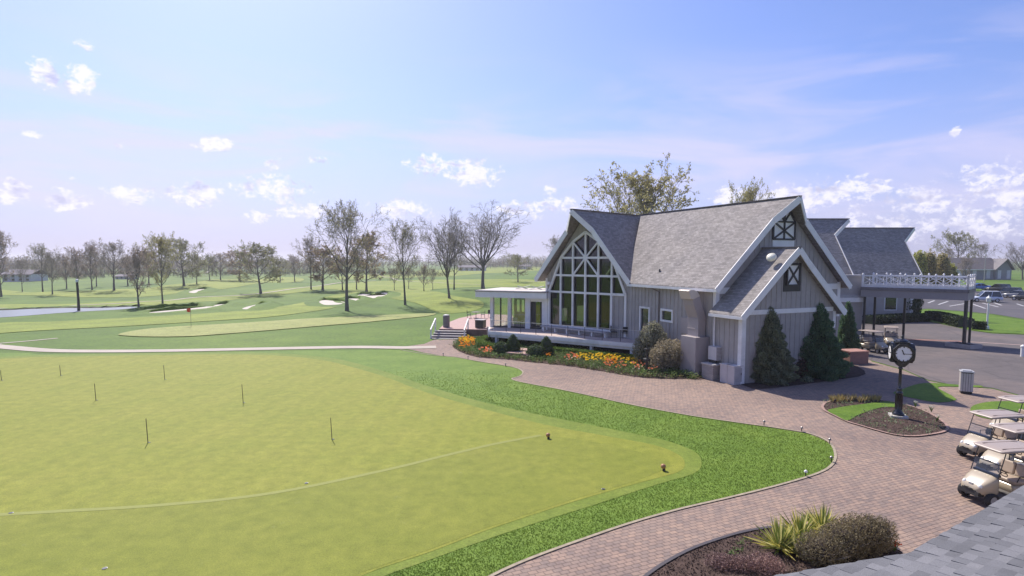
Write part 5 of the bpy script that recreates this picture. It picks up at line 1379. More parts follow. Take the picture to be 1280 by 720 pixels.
# ---------------------------------------------------------------- golf cart, front towards +x
def make_cart(label, group):
    o = thing('golf_cart', label, 'golf cart', (0,0,0), 0, group, world=False)
    b = loft([ring(1.20,.22,.42,.52), ring(1.17,.34,.37,.60), ring(1.03,.42,.33,.72), ring(.85,.49,.32,.85), ring(.66,.51,.31,.97), ring(.57,.48,.32,1.0)])
    b.build('front_cowl', CART, o, world=False)
    mb = MB(); mb.box((1.10,0,.36), (.24,.72,.14)); mb.box((1.19,0,.43), (.05,.50,.10)); mb.build('bumper', simple('bumper_black', (.03,.03,.03), .6), o, world=False)
    mb = MB(); mb.box((1.232,0,.50), (.03,.30,.05)); mb.build('grille', BLACK, o, world=False)
    for s in (-1, 1):
        mb = MB(); mb.smooth = True; mb.lathe([(.01,-.04),(.08,-.03),(.09,.0),(.05,.04),(.005,.05)], (0,0,0), 10); h = mb.build('headlight', simple('lamp_lens', (.75,.75,.72), .15, spec=.8), o, world=False)
        h.location = (1.10,.29*s,.62); h.rotation_euler = (0, radians(75), 0)
    mb = MB(); mb.box((.25,0,.30), (.9,1.06,.07)); mb.box((-.45,0,.33), (1.5,1.0,.14)); mb.build('floor_pan', simple('floor_grey', (.12,.11,.10), .8), o, world=False)
    rb = loft([ring(.06,.50,.32,.62), ring(0,.56,.30,.68), ring(-.5,.59,.30,.70), ring(-1.0,.56,.34,.72), ring(-1.15,.50,.40,.66)]); rb.build('rear_body', CART, o, world=False)
    mb = MB(); mb.box((-.22,0,.76), (.52,1.06,.14)); s_ = mb.build('seat', SEAT, o, world=False); bevel(s_, .05, 3)
    for sy in (-1, 1):
        mb = MB(); mb.box((0,0,0), (.12,.50,.42)); k = mb.build('backrest', SEAT, o, world=False); k.location = (-.56,.27*sy,1.04); k.rotation_euler = (0,-.2,0); bevel(k, .045, 3)
    for s in (-1, 1): mb = MB(); mb.path([(-.5,.56*s,.78),(-.52,.60*s,.98),(-.05,.60*s,1.0),(.0,.56*s,.8)], .018, 6); mb.build('armrest', BLACK, o, world=False)
    mb = MB(); mb.box((.56,0,.99), (.16,.92,.09)); bevel(mb.build('dashboard', BLACK, o, world=False), .03)
    mb = MB(); mb.box((1.13,0,.635), (.06,.14,.05)); mb.build('badge', simple('badge_grey', (.25,.25,.26), .4), o, world=False)
    # struts
    for s in (-1, 1):
        mb = MB(); mb.path([(.66,.50*s,.93),(.52,.50*s,1.4),(.40,.49*s,1.80)], .018, 6); mb.build('strut', BLACK, o, world=False)
        mb = MB(); mb.path([(-.72,.47*s,.70),(-.80,.47*s,1.3),(-.84,.47*s,1.80)], .02, 6); mb.build('strut', BLACK, o, world=False)
    mb = MB(); mb.add([(.66,-.48,.95),(.66,.48,.95),(.55,.48,1.36),(.55,-.48,1.36)], [(0,1,2,3)]);
    mb.build('windshield', glass_mat('windshield_glass', (.80,.83,.84), .03), o, world=False)
    mb = MB(); mb.beam((.545,-.49,1.37), (.545,.49,1.37), .03, .03); mb.build('windshield_trim', BLACK, o, world=False)
    rf = loft([ring(.62,.46,1.79,1.83,16,.3), ring(.58,.57,1.78,1.86,16,.3), ring(.2,.60,1.79,1.89,16,.3), ring(-.6,.60,1.79,1.89,16,.3), ring(-1.08,.57,1.78,1.86,16,.3), ring(-1.12,.46,1.79,1.83,16,.3)]); rf.build('canopy_roof', CART_ROOF, o, world=False)
    mb = MB()
    for s in (-.36, .36): mb.box((-.25,s,1.893), (1.35,.035,.012))
    mb.build('roof_rib', simple('rib_brown', (.33,.26,.22), .6), o, world=False)
    mb = MB(); mb.path([(.55,.28,.92),(.30,.28,1.05)], .018, 6); sw = mb.build('steering_column', BLACK, o, world=False)
    mb = MB(); c = Vector((.28,.28,1.06)); ax = Vector((-.8,0,.6)); a = Vector((0,1,0)); b2 = ax.cross(a)
    mb.path([c+(a*cos(t)+b2*sin(t))*.17 for t in [2*pi*k/16 for k in range(17)]], .014, 5, False); mb.path([c-a*.17, c+a*.17], .012, 5); mb.build('steering_wheel', BLACK, sw, world=False)
    mb = MB(); mb.box((-1.12,0,.78), (.34,.9,.04)); mb.path([(-1.28,-.44,.8),(-1.3,-.44,1.1),(-1.3,.44,1.1),(-1.28,.44,.8)], .018, 6); mb.path([(-.95,-.44,1.3),(-.95,.44,1.3)], .018, 6); mb.build('bag_rack', BLACK, o, world=False)
    mb = MB(); mb.box((-1.0,0,1.0), (.22,.7,.28)); k = mb.build('basket', simple('basket_grey', (.25,.25,.26), .6), o, world=False); bevel(k, .03)
    for sy, c_ in ((-.22, (.06,.07,.12)), (.22, (.45,.44,.42))):
        mb = MB(); mb.smooth = True; mb.lathe([(.11,0),(.14,.05),(.13,.7),(.15,.78)], (0,0,0), 12); g_ = mb.build('golf_bag_holder', simple('bag_%d' % (sy > 0), c_, .6), o, world=False); g_.location = (-1.2,sy,.55); g_.rotation_euler = (0,-.22,0)
    for x, y in ((.84,.50),(.84,-.50),(-.80,.50),(-.80,-.50)): add_wheel(o, x, y, .225, .2)
    return o
first = None
CARTS = [  # pixel of the roof's front left corner region -> ground position of the cart
 ('tan golf cart nearest the shingled roof, front of the parked row', 14.85, 18.0), ('tan golf cart directly behind the nearest one, on the grass island side', 17.75, 21.9),
 ('tan golf cart wedged on the right between the two front carts', 17.05, 20.05), ('tan golf cart furthest back by the small lawn, cut by the photo edge', 20.8, 24.3)]
AXC = atan2(-.14, -.99)
for lb, x, y in CARTS:
    if first is None: first = make_cart(lb, 'tan golf carts parked at the right'); c = first
    else: c = copy_tree(first); c['label'] = lb
    c.location = (x+.45, y-.08, .01); c.rotation_euler = (0,0,AXC); c.scale = (.93,.90,.92)
for lb, px, py, rz in (('golf cart in the shade directly right of the brick planter', 1091, 440, radians(-70)), ('golf cart under the canopy behind the street clock', 1113, 433.5, radians(-120))):
    c = copy_tree(first); c['label'] = lb; c['group'] = 'golf carts under the entrance canopy'; g = G(px, py); c.location = (g.x, g.y, .02); c.rotation_euler = (0,0,rz)

# ---------------------------------------------------------------- street clock
g = G(1122.5, 522); o = thing('street_clock', 'black four-faced street clock on a fluted post in the round island bed', 'clock', (g.x, g.y, 0), radians(-22), world=False); o.scale = (.94,.94,.99)
BP = simple('gloss_black', (.012,.013,.016), .25, .05, spec=.7)
mb = MB(); mb.box((0,0,.06), (.75,.75,.16)); mb.build('footing', CONC, o, world=False)
mb = MB(); mb.smooth = True
mb.lathe([(.27,.14),(.27,.22),(.21,.26),(.19,.32),(.155,.38),(.15,1.15),(.17,1.18),(.17,1.24),(.13,1.28),(.11,1.34),(.13,1.40),(.10,1.46),(.075,1.52),(.07,2.35),(.10,2.38),(.10,2.44),(.07,2.48),(.09,2.58),(.16,2.70),(.12,2.74)], (0,0,0), 16)
mb.build('post', BP, o, world=False)
mb = MB()
for k in range(8): a = 2*pi*k/8; mb.beam((.155*cos(a), .155*sin(a), .42), (.155*cos(a), .155*sin(a), 1.12), .03, .03)
mb.build('flute', BP, o, world=False)
mb = MB(); mb.smooth = True; mb.lathe([(.10,1.34),(.115,1.38),(.10,1.43)], (0,0,.03), 14); mb.build('collar', simple('collar_pale', (.5,.47,.45), .4), o, world=False)
CZ = 3.17; R = .37; D = .465
def octo(rr, z, dz=1.0): return [(rr*cos(pi/8+pi/4*k), z+rr*dz*sin(pi/8+pi/4*k)) for k in range(8)]
head = MB(); head.prism(octo(.50, CZ), -D, D, lambda u, w, z: (u, w, z)); head.prism(octo(.50, CZ), -D-.001, D+.001, lambda u, w, z: (w, u, z))
head.prism([(-.30,CZ-.46),(-.12,CZ-.66),(.12,CZ-.66),(.30,CZ-.46)], -.3, .3); head.box((0,0,CZ+.50), (.62,.62,.08)); 
head.lathe([(.30,CZ+.52),(.26,CZ+.6),(.10,CZ+.66),(.05,CZ+.72),(.07,CZ+.77),(.01,CZ+.84)], (0,0,0), 12)
hd = bevel(head.build('clock_head', BP, o, world=False), .02)
for k in range(4):
    a = k*pi/2
    def F_(u, w, z, a=a): return (u*cos(a)+w*sin(a), u*sin(a)-w*cos(a), z)
    mb = MB(); mb.prism([(R*cos(t), CZ+R*sin(t)) for t in [2*pi*i/32 for i in range(32)]], D+.003, D+.03, F_); f = mb.build('dial', simple('dial_white', (.82,.80,.78), .4, .02), hd, world=False)
    mb = MB()
    for i in range(32):
        t0, t1 = 2*pi*i/32, 2*pi*(i+1)/32; mb.beam(F_(R*1.02*cos(t0), D+.03, CZ+R*1.02*sin(t0)), F_(R*1.02*cos(t1), D+.03, CZ+R*1.02*sin(t1)), .05, .06)
    mb.build('bezel', BP, f, world=False)
    mb = MB()
    for i in range(12):
        t = pi/6*i; c0, s0 = cos(t), sin(t); r0 = .31 if i % 3 else .28
        mb.beam(F_(r0*c0, D+.033, CZ+r0*s0), F_(.365*c0, D+.033, CZ+.365*s0), .028 if i % 3 else .045, .006, up=F_(0,1,0))
    mb.build('hour_mark', BP, f, world=False)
    mb = MB()
    for ang, L, w in ((radians(90+23), .2, .04), (radians(0), .30, .028)):
        mb.beam(F_(-.05*cos(ang), D+.04, CZ-.05*sin(ang)), F_(L*cos(ang), D+.04, CZ+L*sin(ang)), w, .008, up=F_(0,1,0))
    mb.build('hand', BP, f, world=False)

# ---------------------------------------------------------------- litter bin by the drive
g = G(1212, 493); o = thing('litter_bin', 'pale slatted litter bin with dark frame standing by the drive', 'bin', (g.x, g.y+.3, 0), radians(-30), world=False)
mb = MB(); mb.box((0,0,.62), (.52,.52,1.16)); mb.build('frame', BLACK, o, world=False)
mb = MB()
for s in (-1, 1):
    for k in range(5):
        x = -.23+k*.115; mb.box((x, .275*s, .66), (.095,.03,1.02)); mb.box((.275*s, x, .66), (.03,.095,1.02))
mb.build('slat', simple('slat_pale', (.50,.46,.44), .6, .06, 4), o, world=False)
mb = MB(); mb.box((0,0,1.25), (.64,.64,.07)); mb.box((0,0,1.31), (.44,.44,.05)); bevel(mb.build('lid', simple('lid_grey', (.42,.42,.43), .5), o, world=False), .02)
for x in (-.2, .2):
    for y in (-.2, .2): mb = MB(); mb.box((x,y,.03), (.07,.07,.08)); mb.build('leg', BLACK, o, world=False)
# deck-end bin
g = G(558, 409, .78); o = thing('litter_bin', 'round dark grey litter bin on the brick patio above the steps', 'bin', (g.x, g.y, .78), 0, world=False)
mb = MB(); mb.lathe([(.30,0),(.34,.05),(.34,1.05),(.36,1.06),(.36,1.12),(.30,1.2)], (0,0,0), 16); mb.build('body', simple('bin_grey', (.17,.16,.16), .6), o, world=False)
mb = MB(); mb.lathe([(.30,1.2),(.30,1.24),(.05,1.3)], (0,0,0), 16); mb.build('lid', simple('lid_pale', (.55,.53,.5), .5), o, world=False)

# ---------------------------------------------------------------- brick planter
g = G(1073, 455); fr = frame((g.x, g.y+.3), radians(10)); o = thing('brick_planter', 'low red brick planter between the side steps and the golf carts', 'planter', (g.x, g.y+.3, 0))
mb = MB(); mb.bb((-.75,-.9,0), (.75,.3,.85), fr); mb.build('wall', 'brick_wall', o); mb = MB(); mb.bb((-.8,-.95,.851), (.8,.35,.93), fr); mb.build('coping', simple('coping_brick', (.38,.20,.16), .9, .1, 4), o)
# ---------------------------------------------------------------- air conditioner, block and cabinets
def oriented_box(name, label, cat, px, py, w, d, h, mat, rz, z0=0.0, off=0.0):
    g = G(px, py); o = thing(name, label, cat, (g.x, g.y+off, z0), rz, world=False)
    mb = MB(); mb.box((0,0,h/2), (w, d, h)); return o, mb
RZ = radians(23.5)
g = G(893, 475.5); o = thing('stone_block', 'grey stone block supporting the air conditioner by the duct', 'block', (g.x, g.y+.45, 0), RZ, world=False)
mb = MB(); mb.box((0,0,.46), (.78,1.0,.92)); mb.build('body', 'stone_block', o, world=False); mb = MB(); mb.box((0,0,.97), (.9,1.12,.1)); bevel(mb.build('cap', CONC, o, world=False), .015)
o2 = thing('air_conditioner', 'pale boxy air conditioner standing on the stone block', 'air conditioner', (g.x+.25, g.y+.6, 1.022), RZ, world=False)
mb = MB(); mb.box((0,0,.62), (.62,.72,.85)); bevel(mb.build('casing', simple('ac_cream', (.58,.55,.54), .5, .04), o2, world=False), .02)
mb = MB()
for k in range(9): mb.box((0,-.366,.28+k*.085), (.52,.012,.03))
mb.build('grille', simple('ac_grille', (.28,.24,.22), .6), o2, world=False)
for x in (-.22,.22): mb = MB(); mb.box((x,0,.1), (.06,.6,.2)); mb.build('leg', DARK, o2, world=False)
for px, py, w, lb in ((910, 479.5, .42, 'narrow grey utility cabinet, left one of the pair at the annex corner'), (921, 481.5, .66, 'wider pale utility cabinet, right one of the pair at the annex corner')):
    g = G(px, py); o = thing('utility_cabinet', lb, 'cabinet', (g.x, g.y+.38, 0), RZ, world=False)
    mb = MB(); mb.box((0,0,.55), (w,.6,1.1)); bevel(mb.build('body', simple('cabinet_pale', (.50,.47,.47), .6, .06), o, world=False), .015)
    mb = MB(); mb.box((0,0,1.13), (w+.06,.66,.05)); mb.build('lid', simple('cabinet_lid', (.58,.55,.54), .6), o, world=False)
    mb = MB(); mb.box((0,-.304,.6), (w*.82,.012,.85)); d_ = mb.build('door', simple('cabinet_door', (.44,.41,.41), .6), o, world=False); mb = MB(); mb.box((w*.3,-.322,.65), (.03,.025,.12)); mb.build('handle', BLACK, d_, world=False)

# ---------------------------------------------------------------- deck furniture
def table_set(x, y, z, rz, label):
    o = thing('patio_table', label, 'table', (x,y,z), rz, world=False)
    mb = MB(); mb.lathe([(.52,.70),(.52,.73)], (0,0,0), 20); mb.build('table_top', simple('table_brown', (.20,.15,.13), .5), o, world=False)
    mb = MB(); mb.tube((0,0,.03), (0,0,.7), .035); mb.box((0,0,.02), (.6,.08,.04)); mb.box((0,0,.02), (.08,.6,.04)); mb.build('pedestal', BLACK, o, world=False); return o
def patio_chair(x, y, z, rz, label, group='black metal chairs on the deck and patio'):
    o = thing('patio_chair', label, 'chair', (x,y,z), rz, group, world=False)
    mb = MB(); mb.box((0,0,.44), (.46,.46,.04)); mb.build('seat', BLACK, o, world=False)
    mb = MB(); mb.box((-.23,0,.72), (.03,.46,.42)); mb.build('backrest', simple('mesh_black', (.03,.03,.032), .7), o, world=False)
    for sx in (-1,1):
        for sy in (-1,1): mb = MB(); mb.tube((.21*sx,.21*sy,0), (.19*sx,.19*sy,.44), .014, n=6); mb.build('leg', BLACK, o, world=False)
    for sy in (-1,1): mb = MB(); mb.path([(-.23,.25*sy,.66),(.18,.25*sy,.66),(.2,.25*sy,.44)], .013, 5); mb.build('armrest', BLACK, o, world=False)
    return o
g = G(778, 421, 1.31); table_set(g.x, g.y, 1.31, 0, 'round patio table at the right end of the deck beside the side door')
for dx, dy, rz, lb in ((-.75,-.25,0,'black chair left of the round deck table'), (.7,-.3,pi,'black chair right of the round deck table'), (0,.72,-pi/2,'black chair behind the round deck table'), (.05,-.85,pi/2,'black chair in front of the round deck table')): patio_chair(g.x+dx, g.y+dy, 1.31, rz, lb)
g = G(791, 424, 1.31); o = thing('black_grill', 'dark covered grill beside the deck table against the wall', 'grill', (g.x+.3, g.y+.2, 1.31), radians(20), world=False)
mb = MB(); mb.box((0,0,.45), (.9,.5,.7)); mb.build('cabinet', BLACK, o, world=False); b = loft([ring(-.45,.22,.8,1.05), ring(-.42,.27,.8,1.15), ring(.42,.27,.8,1.15), ring(.45,.22,.8,1.05)]); b.build('hood', BLACK, o, world=False)
g = G(600, 400.5, .78); table_set(g.x-.6, g.y+2.5, .78, 0, 'patio table beyond the black planter box on the brick patio')
for dx, dy, rz, lb in ((-1.4,2.5,0,'black chair left of the far patio table'), (.2,2.6,pi,'black chair right of the far patio table'), (1.0,3.2,pi/2,'black chair by the sunroom corner on the patio')): patio_chair(g.x+dx, g.y+dy, .78, rz, lb)
g = G(600.5, 410.5, .78); o = thing('black_box_planter', 'square black box with pale rim on the brick patio by the deck end', 'planter', (g.x, g.y+.4, .78), radians(-20), world=False)
mb = MB(); mb.box((0,0,.42), (.85,.8,.75)); mb.build('body', BLACK, o, world=False); mb = MB(); mb.box((0,0,.82), (.95,.9,.06)); mb.build('rim', simple('rim_pale', (.45,.42,.4), .5), o, world=False)
for k, (u, w, lb) in enumerate(((1.6,-1.8,'white chair inside the sunroom near the left glass'), (2.9,-1.6,'white chair inside the sunroom, second from the left'), (3.6,-1.5,'white chair inside the sunroom before the grey panel'))):
    p = FS(u if k == 0 else uB+.4+(k-1)*.7, -.55 if k else -1.2, 0); c = patio_chair(p[0], p[1], 1.301, k*1.3, lb, 'pale chairs in the sunroom')
    for ch in c.children: ch.data.materials.clear(); ch.data.materials.append(TRIM)
for k, (px, lb) in enumerate(((722,'dining table seen through the third window bay'), (737,'dining table seen through the middle of the arched window'), (755,'dining table seen through the right bay of the arched window'))):
    u, _ = hit(FB, px, 400, -1.6); p = FB(u, -1.6, 0); table_set(p[0], p[1], 1.332, 0, lb)
    for dx, rz, s_ in ((-.7,0,'left'), (.7,pi,'right')): patio_chair(p[0]+dx, p[1]-.1, 1.332, rz, 'dark chair %s of the %s' % (s_, lb.replace('seen through', 'in')), 'dark dining chairs behind the glass')

# ---------------------------------------------------------------- lamps and posts
g = G(1233.5, 411.5); o = thing('lamp_post', 'white lamp post with pointed lantern on the oval lawn', 'lamp post', (g.x, g.y, 0), world=False)
mb = MB(); mb.lathe([(.22,0),(.2,.3),(.12,.4),(.10,.5),(.075,2.9),(.12,2.95)], (0,0,0), 12); mb.build('post', TRIM, o, world=False)
mb = MB(); mb.lathe([(.12,2.95),(.20,3.0),(.24,3.35),(.26,3.4),(.05,3.62),(.03,3.75)], (0,0,0), 8); mb.build('lantern', simple('lantern_white', (.82,.82,.8), .3), o, world=False)
g = G(1278, 446); o = thing('bollard', 'white bollard at the right edge of the drive', 'bollard', (g.x, g.y, 0), world=False)
mb = MB(); mb.lathe([(.14,0),(.14,.75),(.17,.76),(.17,.85),(.05,.95)], (0,0,0), 12); mb.build('post', TRIM, o, world=False)
q = P(1232.5, 313, 185); o = thing('light_pole', 'thin tall pole standing before the outbuilding roof', 'pole', (q.x, 185, .6), world=False)
mb = MB(); mb.tube((0,0,0), (0,0,q.z-.6), .13, .08); mb.build('pole', METAL, o, world=False); mb = MB(); mb.box((0,0,q.z-.55), (.9,.3,.12)); mb.build('lamp_head', METAL, o, world=False)
g = G(98.5, 388.5); q = P(98.5, 350, g.y); o = thing('nest_post', 'thick dark wooden post with a white top at the pond edge', 'post', (g.x, g.y, g.z-.3), world=False); H = q.z-g.z+.3
mb = MB(); mb.path([(0,0,0),(.03,0,H*.4),(-.02,0,H*.93)], [.21,.17,.15], 9); mb.build('post', simple('wet_wood', (.05,.042,.038), .9, .3, 3), o, world=False)
mb = MB(); mb.lathe([(.16,H*.93),(.22,H*.95),(.19,H*1.01),(.05,H*1.03)], (0,0,0), 9); mb.build('cap', TRIM, o, world=False)
for px, py, lb in ((239, 408.5, 'golf flag with red cloth on the far pale green'),):
    g = G(px, py); o = thing('golf_flag', lb, 'flag', (g.x, g.y, g.z), world=False)
    mb = MB(); mb.tube((0,0,0), (0,0,2.2), .02); mb.build('stick', simple('stick_dark', (.25,.22,.2), .6), o, world=False)
    mb = MB(); mb.add([(0,0,2.15),(-.22,.05,2.12),(-.42,-.04,2.02),(-.40,-.03,1.70),(-.22,.06,1.66),(0,0,1.66)], [(0,1,4,5),(1,2,3,4)]); mb.build('cloth', simple('flag_red', (.75,.10,.05), .7), o, world=False)
g = G(1240, 362)
# ---------------------------------------------------------------- putting green: sticks, cups, tee blocks
STK = [(2,476,463,'leftmost thin stick, cut by the photo edge'),(76,470,457,'thin stick at the far left of the putting green, beyond the others'),(120,501,480,'thin stick on the left of the putting green, middle distance'),(206,475,457,'thin far stick near the top edge of the putting green'),
       (304,504,481,'thin stick at mid putting green right of the far ones'),(185,554,524,'near thin stick left of centre on the putting green'),(415,550,523,'near thin stick on the right of the putting green')]
for px, ba, to, lb in STK:
    g = G(px, ba); q = P(px, to, g.y); o = thing('practice_stick', lb, 'stick', (g.x, g.y, .03), 0, 'thin practice sticks on the putting green', world=False)
    mb = MB(); mb.path([(0,0,-.02),(-.02,0,(q.z)*.55),(-.035,0,q.z)], [.018,.016,.014], 6); mb.build('stick', simple('stick_bronze', (.17,.145,.08), .6), o, world=False)
    mb = MB(); mb.lathe([(.054,.003),(.054,.008)], (.05,0,0), 14); mb.build('cup', BLACK, o, world=False)
for px, py, lb in ((685,549,'small brown tee marker with dark foot near the right tip of the mowing line'), (829,589,'small brown tee marker with dark foot at the right end of the putting green')):
    g = G(px, py); o = thing('tee_marker', lb, 'tee marker', (g.x, g.y, .03), world=False)
    mb = MB(); mb.smooth = True; mb.lathe([(.01,.06),(.075,.09),(.095,.15),(.075,.21),(.01,.24)], (0,0,0), 12); mb.build('ball', simple('marker_brown', (.45,.22,.10), .5), o, world=False); mb = MB(); mb.lathe([(.06,0),(.05,.08)], (.02,-.02,0), 10); mb.build('stake', BLACK, o, world=False)
for px, py, lb in ((14,642.5,'practice hole at the far left end of the mowing line'), (383,605,'practice hole on the curve of the mowing line'), (754,612.5,'practice hole with pale rim near the right lower edge of the putting green'), (131,712,'practice hole at the bottom left of the putting green')):
    g = G(px, py); o = thing('practice_hole', lb, 'hole', (g.x, g.y, .034), world=False)
    mb = MB(); mb.lathe([(.06,0),(.06,.004)], (0,0,0), 16); mb.build('rim', simple('cup_white', (.75,.74,.7), .5), o, world=False); mb = MB(); mb.lathe([(.055,.005),(.055,.008)], (0,-.01,0), 16); mb.build('cup', BLACK, o, world=False)
for px, py, lb in ((955,532,'small dark path light on the lawn edge, first from the left of the curve'),(1002,540,'small dark path light on the lawn edge left of the corner'),(1037,555,'small dark path light at the lawn corner'),(1039,578,'small path light just below the lawn corner'),(1007,596,'pale topped path light on the lower lawn edge'),
                   (554,445,'small path light near the patio steps path'),(585,449,'small path light, second along the lawn by the flower bed'),(632,458,'small path light above the lawn notch')):
    g = G(px, py); o = thing('path_light', lb, 'path light', (g.x, g.y, 0), 0, 'path lights along the lawn edge', world=False)
    mb = MB(); mb.tube((0,0,0), (0,0,.16), .02); mb.build('stake', BLACK, o, world=False); mb = MB(); mb.lathe([(.02,.16),(.06,.17),(.05,.22),(.01,.25)], (0,0,0), 10); mb.build('cap', simple('light_cap', (.22,.2,.2), .4, metal=.5) if px != 1007 else TRIM, o, world=False)
g = G(968, 574.5)
# ---------------------------------------------------------------- cars
def make_car(label, paint, L, W, H, suv, px, py, rz, group='cars in the far parking lot'):
    g = G(px, py); o = thing('parked_car', label, 'car', (g.x, g.y, g.z+.04), rz, group, world=False)
    pm = simple('paint_'+label.split()[0], paint, .25, .05, spec=.7)
    a, b = L/2, W/2
    body = loft([ring(-a,b*.80,.42,.80,16,.4), ring(-a*.97,b*.94,.32,.96,16,.4), ring(-a*.6,b,.26,1.0,16,.4), ring(0,b,.25,.98,16,.4), ring(a*.5,b,.26,.94,16,.4), ring(a*.9,b*.93,.30,.80,16,.4), ring(a,b*.75,.38,.66,16,.4)]); body.build('body', pm, o, world=False)
    x0, x1 = (-a*.93, a*.48) if suv else (-a*.72, a*.50)
    r0, r1 = (-a*.80, a*.12) if suv else (-a*.35, a*.10)
    mb = MB(); V = [(x0,-b*.88,.93),(x1,-b*.88,.90),(x1,b*.88,.90),(x0,b*.88,.93),(r0,-b*.70,H-.05),(r1,-b*.70,H-.05),(r1,b*.70,H-.05),(r0,b*.70,H-.05)]
    mb.add(V, [(0,1,5,4),(1,2,6,5),(2,3,7,6),(3,0,4,7),(3,2,1,0),(4,5,6,7)]); mb.build('windows', DARKGLASS, o, world=False)
    rf = loft([ring(r0-.04,b*.66,H-.07,H-.02,16,.4), ring(r0+.1,b*.72,H-.08,H,16,.4), ring(r1-.1,b*.72,H-.08,H,16,.4), ring(r1+.04,b*.66,H-.07,H-.02,16,.4)]); rf.build('roof', pm, o, world=False)
    mb = MB()
    for s in (-1, 1):
        for (xa, xb) in ((x0, r0), (x1, r1), ((x0+x1)/2-.1, (r0+r1)/2)): mb.beam((xa, b*.885*s, .92), (xb, b*.705*s, H-.05), .07, .05)
    mb.build('pillar', pm, o, world=False)
    for x in (-a*.62, a*.62):
        for s in (-1, 1): add_wheel(o, x, (b-.1)*s, .34, .22)
    for s in (-1, 1):
        mb = MB(); mb.box((a*.95,b*.62*s,.66), (.12,.32,.14)); mb.build('headlight', simple('lamp_lens', (.75,.75,.72), .15, spec=.8), o, world=False)
        mb = MB(); mb.box((-a*.965,b*.74*s,.78), (.1,.22,.2)); mb.build('tail_light', simple('tail_red', (.4,.03,.03), .3), o, world=False)
    return o
make_car('white SUV parked nearest the drive, beside the canopy end', (.62,.66,.74), 4.7, 1.95, 1.9, True, 1231, 377.5, radians(160))
make_car('blue saloon car half hidden behind the canopy balustrade end', (.05,.17,.50), 4.6, 1.85, 1.5, False, 1222, 362.5, radians(165))
make_car('black SUV behind the white one, left of the black pair', (.02,.02,.025), 4.6, 1.9, 1.75, True, 1247, 365, radians(115))
make_car('dark charcoal SUV in the middle of the right-hand row', (.03,.032,.04), 4.7, 1.9, 1.8, True, 1259, 370.5, radians(115))
make_car('grey saloon car right of the dark charcoal one', (.16,.17,.20), 4.6, 1.85, 1.5, False, 1271, 373, radians(115))
make_car('jet black SUV cut by the right edge of the photo', (.012,.012,.014), 4.7, 1.9, 1.75, True, 1283, 376, radians(115))
# ---------------------------------------------------------------- outbuilding and houses
zg = T(160, 205); o = thing('outbuilding', 'long low grey outbuilding with brown roof beyond the parking lot', 'building', (160, 208, zg))
XA, XB, XC = 154.0, 167.0, 172.2; ye = 204.0
grey = simple('outbuilding_siding', (.27,.27,.30), .8, .06, .5); 
mb = MB(); mb.bb((XA,ye,zg), (XB,ye+8,zg+3.6)); mb.bb((XB,ye-1,zg), (XC,ye+7,zg+3.7)); mb.prism([(0,zg+3.6),(8,zg+3.6),(4,zg+7.2)], XA-.0, XA+.2, lambda u,w,z: (w, ye+u, z)); mb.build('wall', grey, o)
mb = MB(); 
def roof_x(mb, x0, x1, y0, y1, z0, z1, th=.25):
    ym = (y0+y1)/2
    for (ya, yb) in ((y0, ym), (y1, ym)):
        V = [(x0,ya,z0),(x1,ya,z0),(x1,yb,z1),(x0,yb,z1)]; mb.add(V+[(x,y,z-th) for x,y,z in V], [(0,1,2,3),(7,6,5,4),(0,4,5,1),(1,5,6,2),(2,6,7,3),(3,7,4,0)])
roof_x(mb, XA-.6, XB+2, ye-.6, ye+8.6, zg+3.6, zg+7.6); mb.build('roof', simple('brown_shingle', (.20,.17,.16), .9, .12, 1), o)
mb = MB()
xm = (XB+XC)/2
for (xa, xb) in ((XB-.7, xm), (XC+.7, xm)):
    V = [(xa,ye-1.6,zg+3.6),(xa,ye+7,zg+3.6),(xb,ye+7,zg+7.3),(xb,ye-2.4,zg+7.3)]; mb.add(V+[(x,y,z-.25) for x,y,z in V], [(0,1,2,3),(7,6,5,4),(0,4,5,1),(1,5,6,2),(2,6,7,3),(3,7,4,0)])
mb.build('roof', simple('grey_shingle2', (.22,.20,.20), .9, .12, 1), o)
mb = MB(); mb.prism([(XB,zg+3.6),(XC,zg+3.6),(xm,zg+7.0)], ye-.95, ye-.8, lambda u,w,z: (u, w, z)); mb.build('gable_wall', grey, o)
for x in (XA+.6, XA+5.6, XA+10.4): mb = MB(); mb.bb((x,ye-.06,zg+.4), (x+1.3,ye-.001,zg+3.2)); mb.build('door', simple('door_white', (.6,.6,.63), .6), o)
for x in (XB+.5, XC-1.6): mb = MB(); mb.bb((x,ye-1.06,zg+.4), (x+1.1,ye-1.001,zg+3.3)); mb.build('door', simple('door_white', (.6,.6,.63), .6), o)
mb = MB(); mb.bb((XA-.6,ye-.68,zg+3.3), (XB,ye-.6,zg+3.6)); mb.build('gutter', TRIM, o)
def house(px, base, w, h, label, depth=8, cols=4):
    g = G(px, base); k = g.y/F_PX; W = w*k; H = h*k; z = g.z
    o = thing('house', label, 'house', (g.x, g.y, z)); x0, x1 = g.x-W/2, g.x+W/2
    mb = MB(); mb.bb((x0,g.y,z-.3), (x1,g.y+depth,z+H*.6)); mb.build('wall', simple('house_white', (.66,.65,.66), .7), o)
    mb = MB(); roof_x(mb, x0-.5, x1+.5, g.y-.7, g.y+depth+.7, z+H*.6, z+H); mb.build('roof', simple('house_roof', (.19,.17,.18), .9), o)
    for i in range(cols):
        x = x0+W*(i+.5)/cols
        for z0, z1 in ((.06,.26),(.34,.54)): mb = MB(); mb.bb((x-W*.05,g.y-.06,z+H*z0), (x+W*.05,g.y-.001,z+H*z1)); mb.build('window', DARKGLASS, o)
    return o
house(21, 352, 36, 15, 'white two-storey house with dark windows at the far left behind the trees')
house(152, 349, 16, 6, 'low pale house glimpsed between trees above the pond', 6, 3)
house(590, 338.5, 34, 7, 'long pale house low on the skyline behind the forked trees', 8, 5)
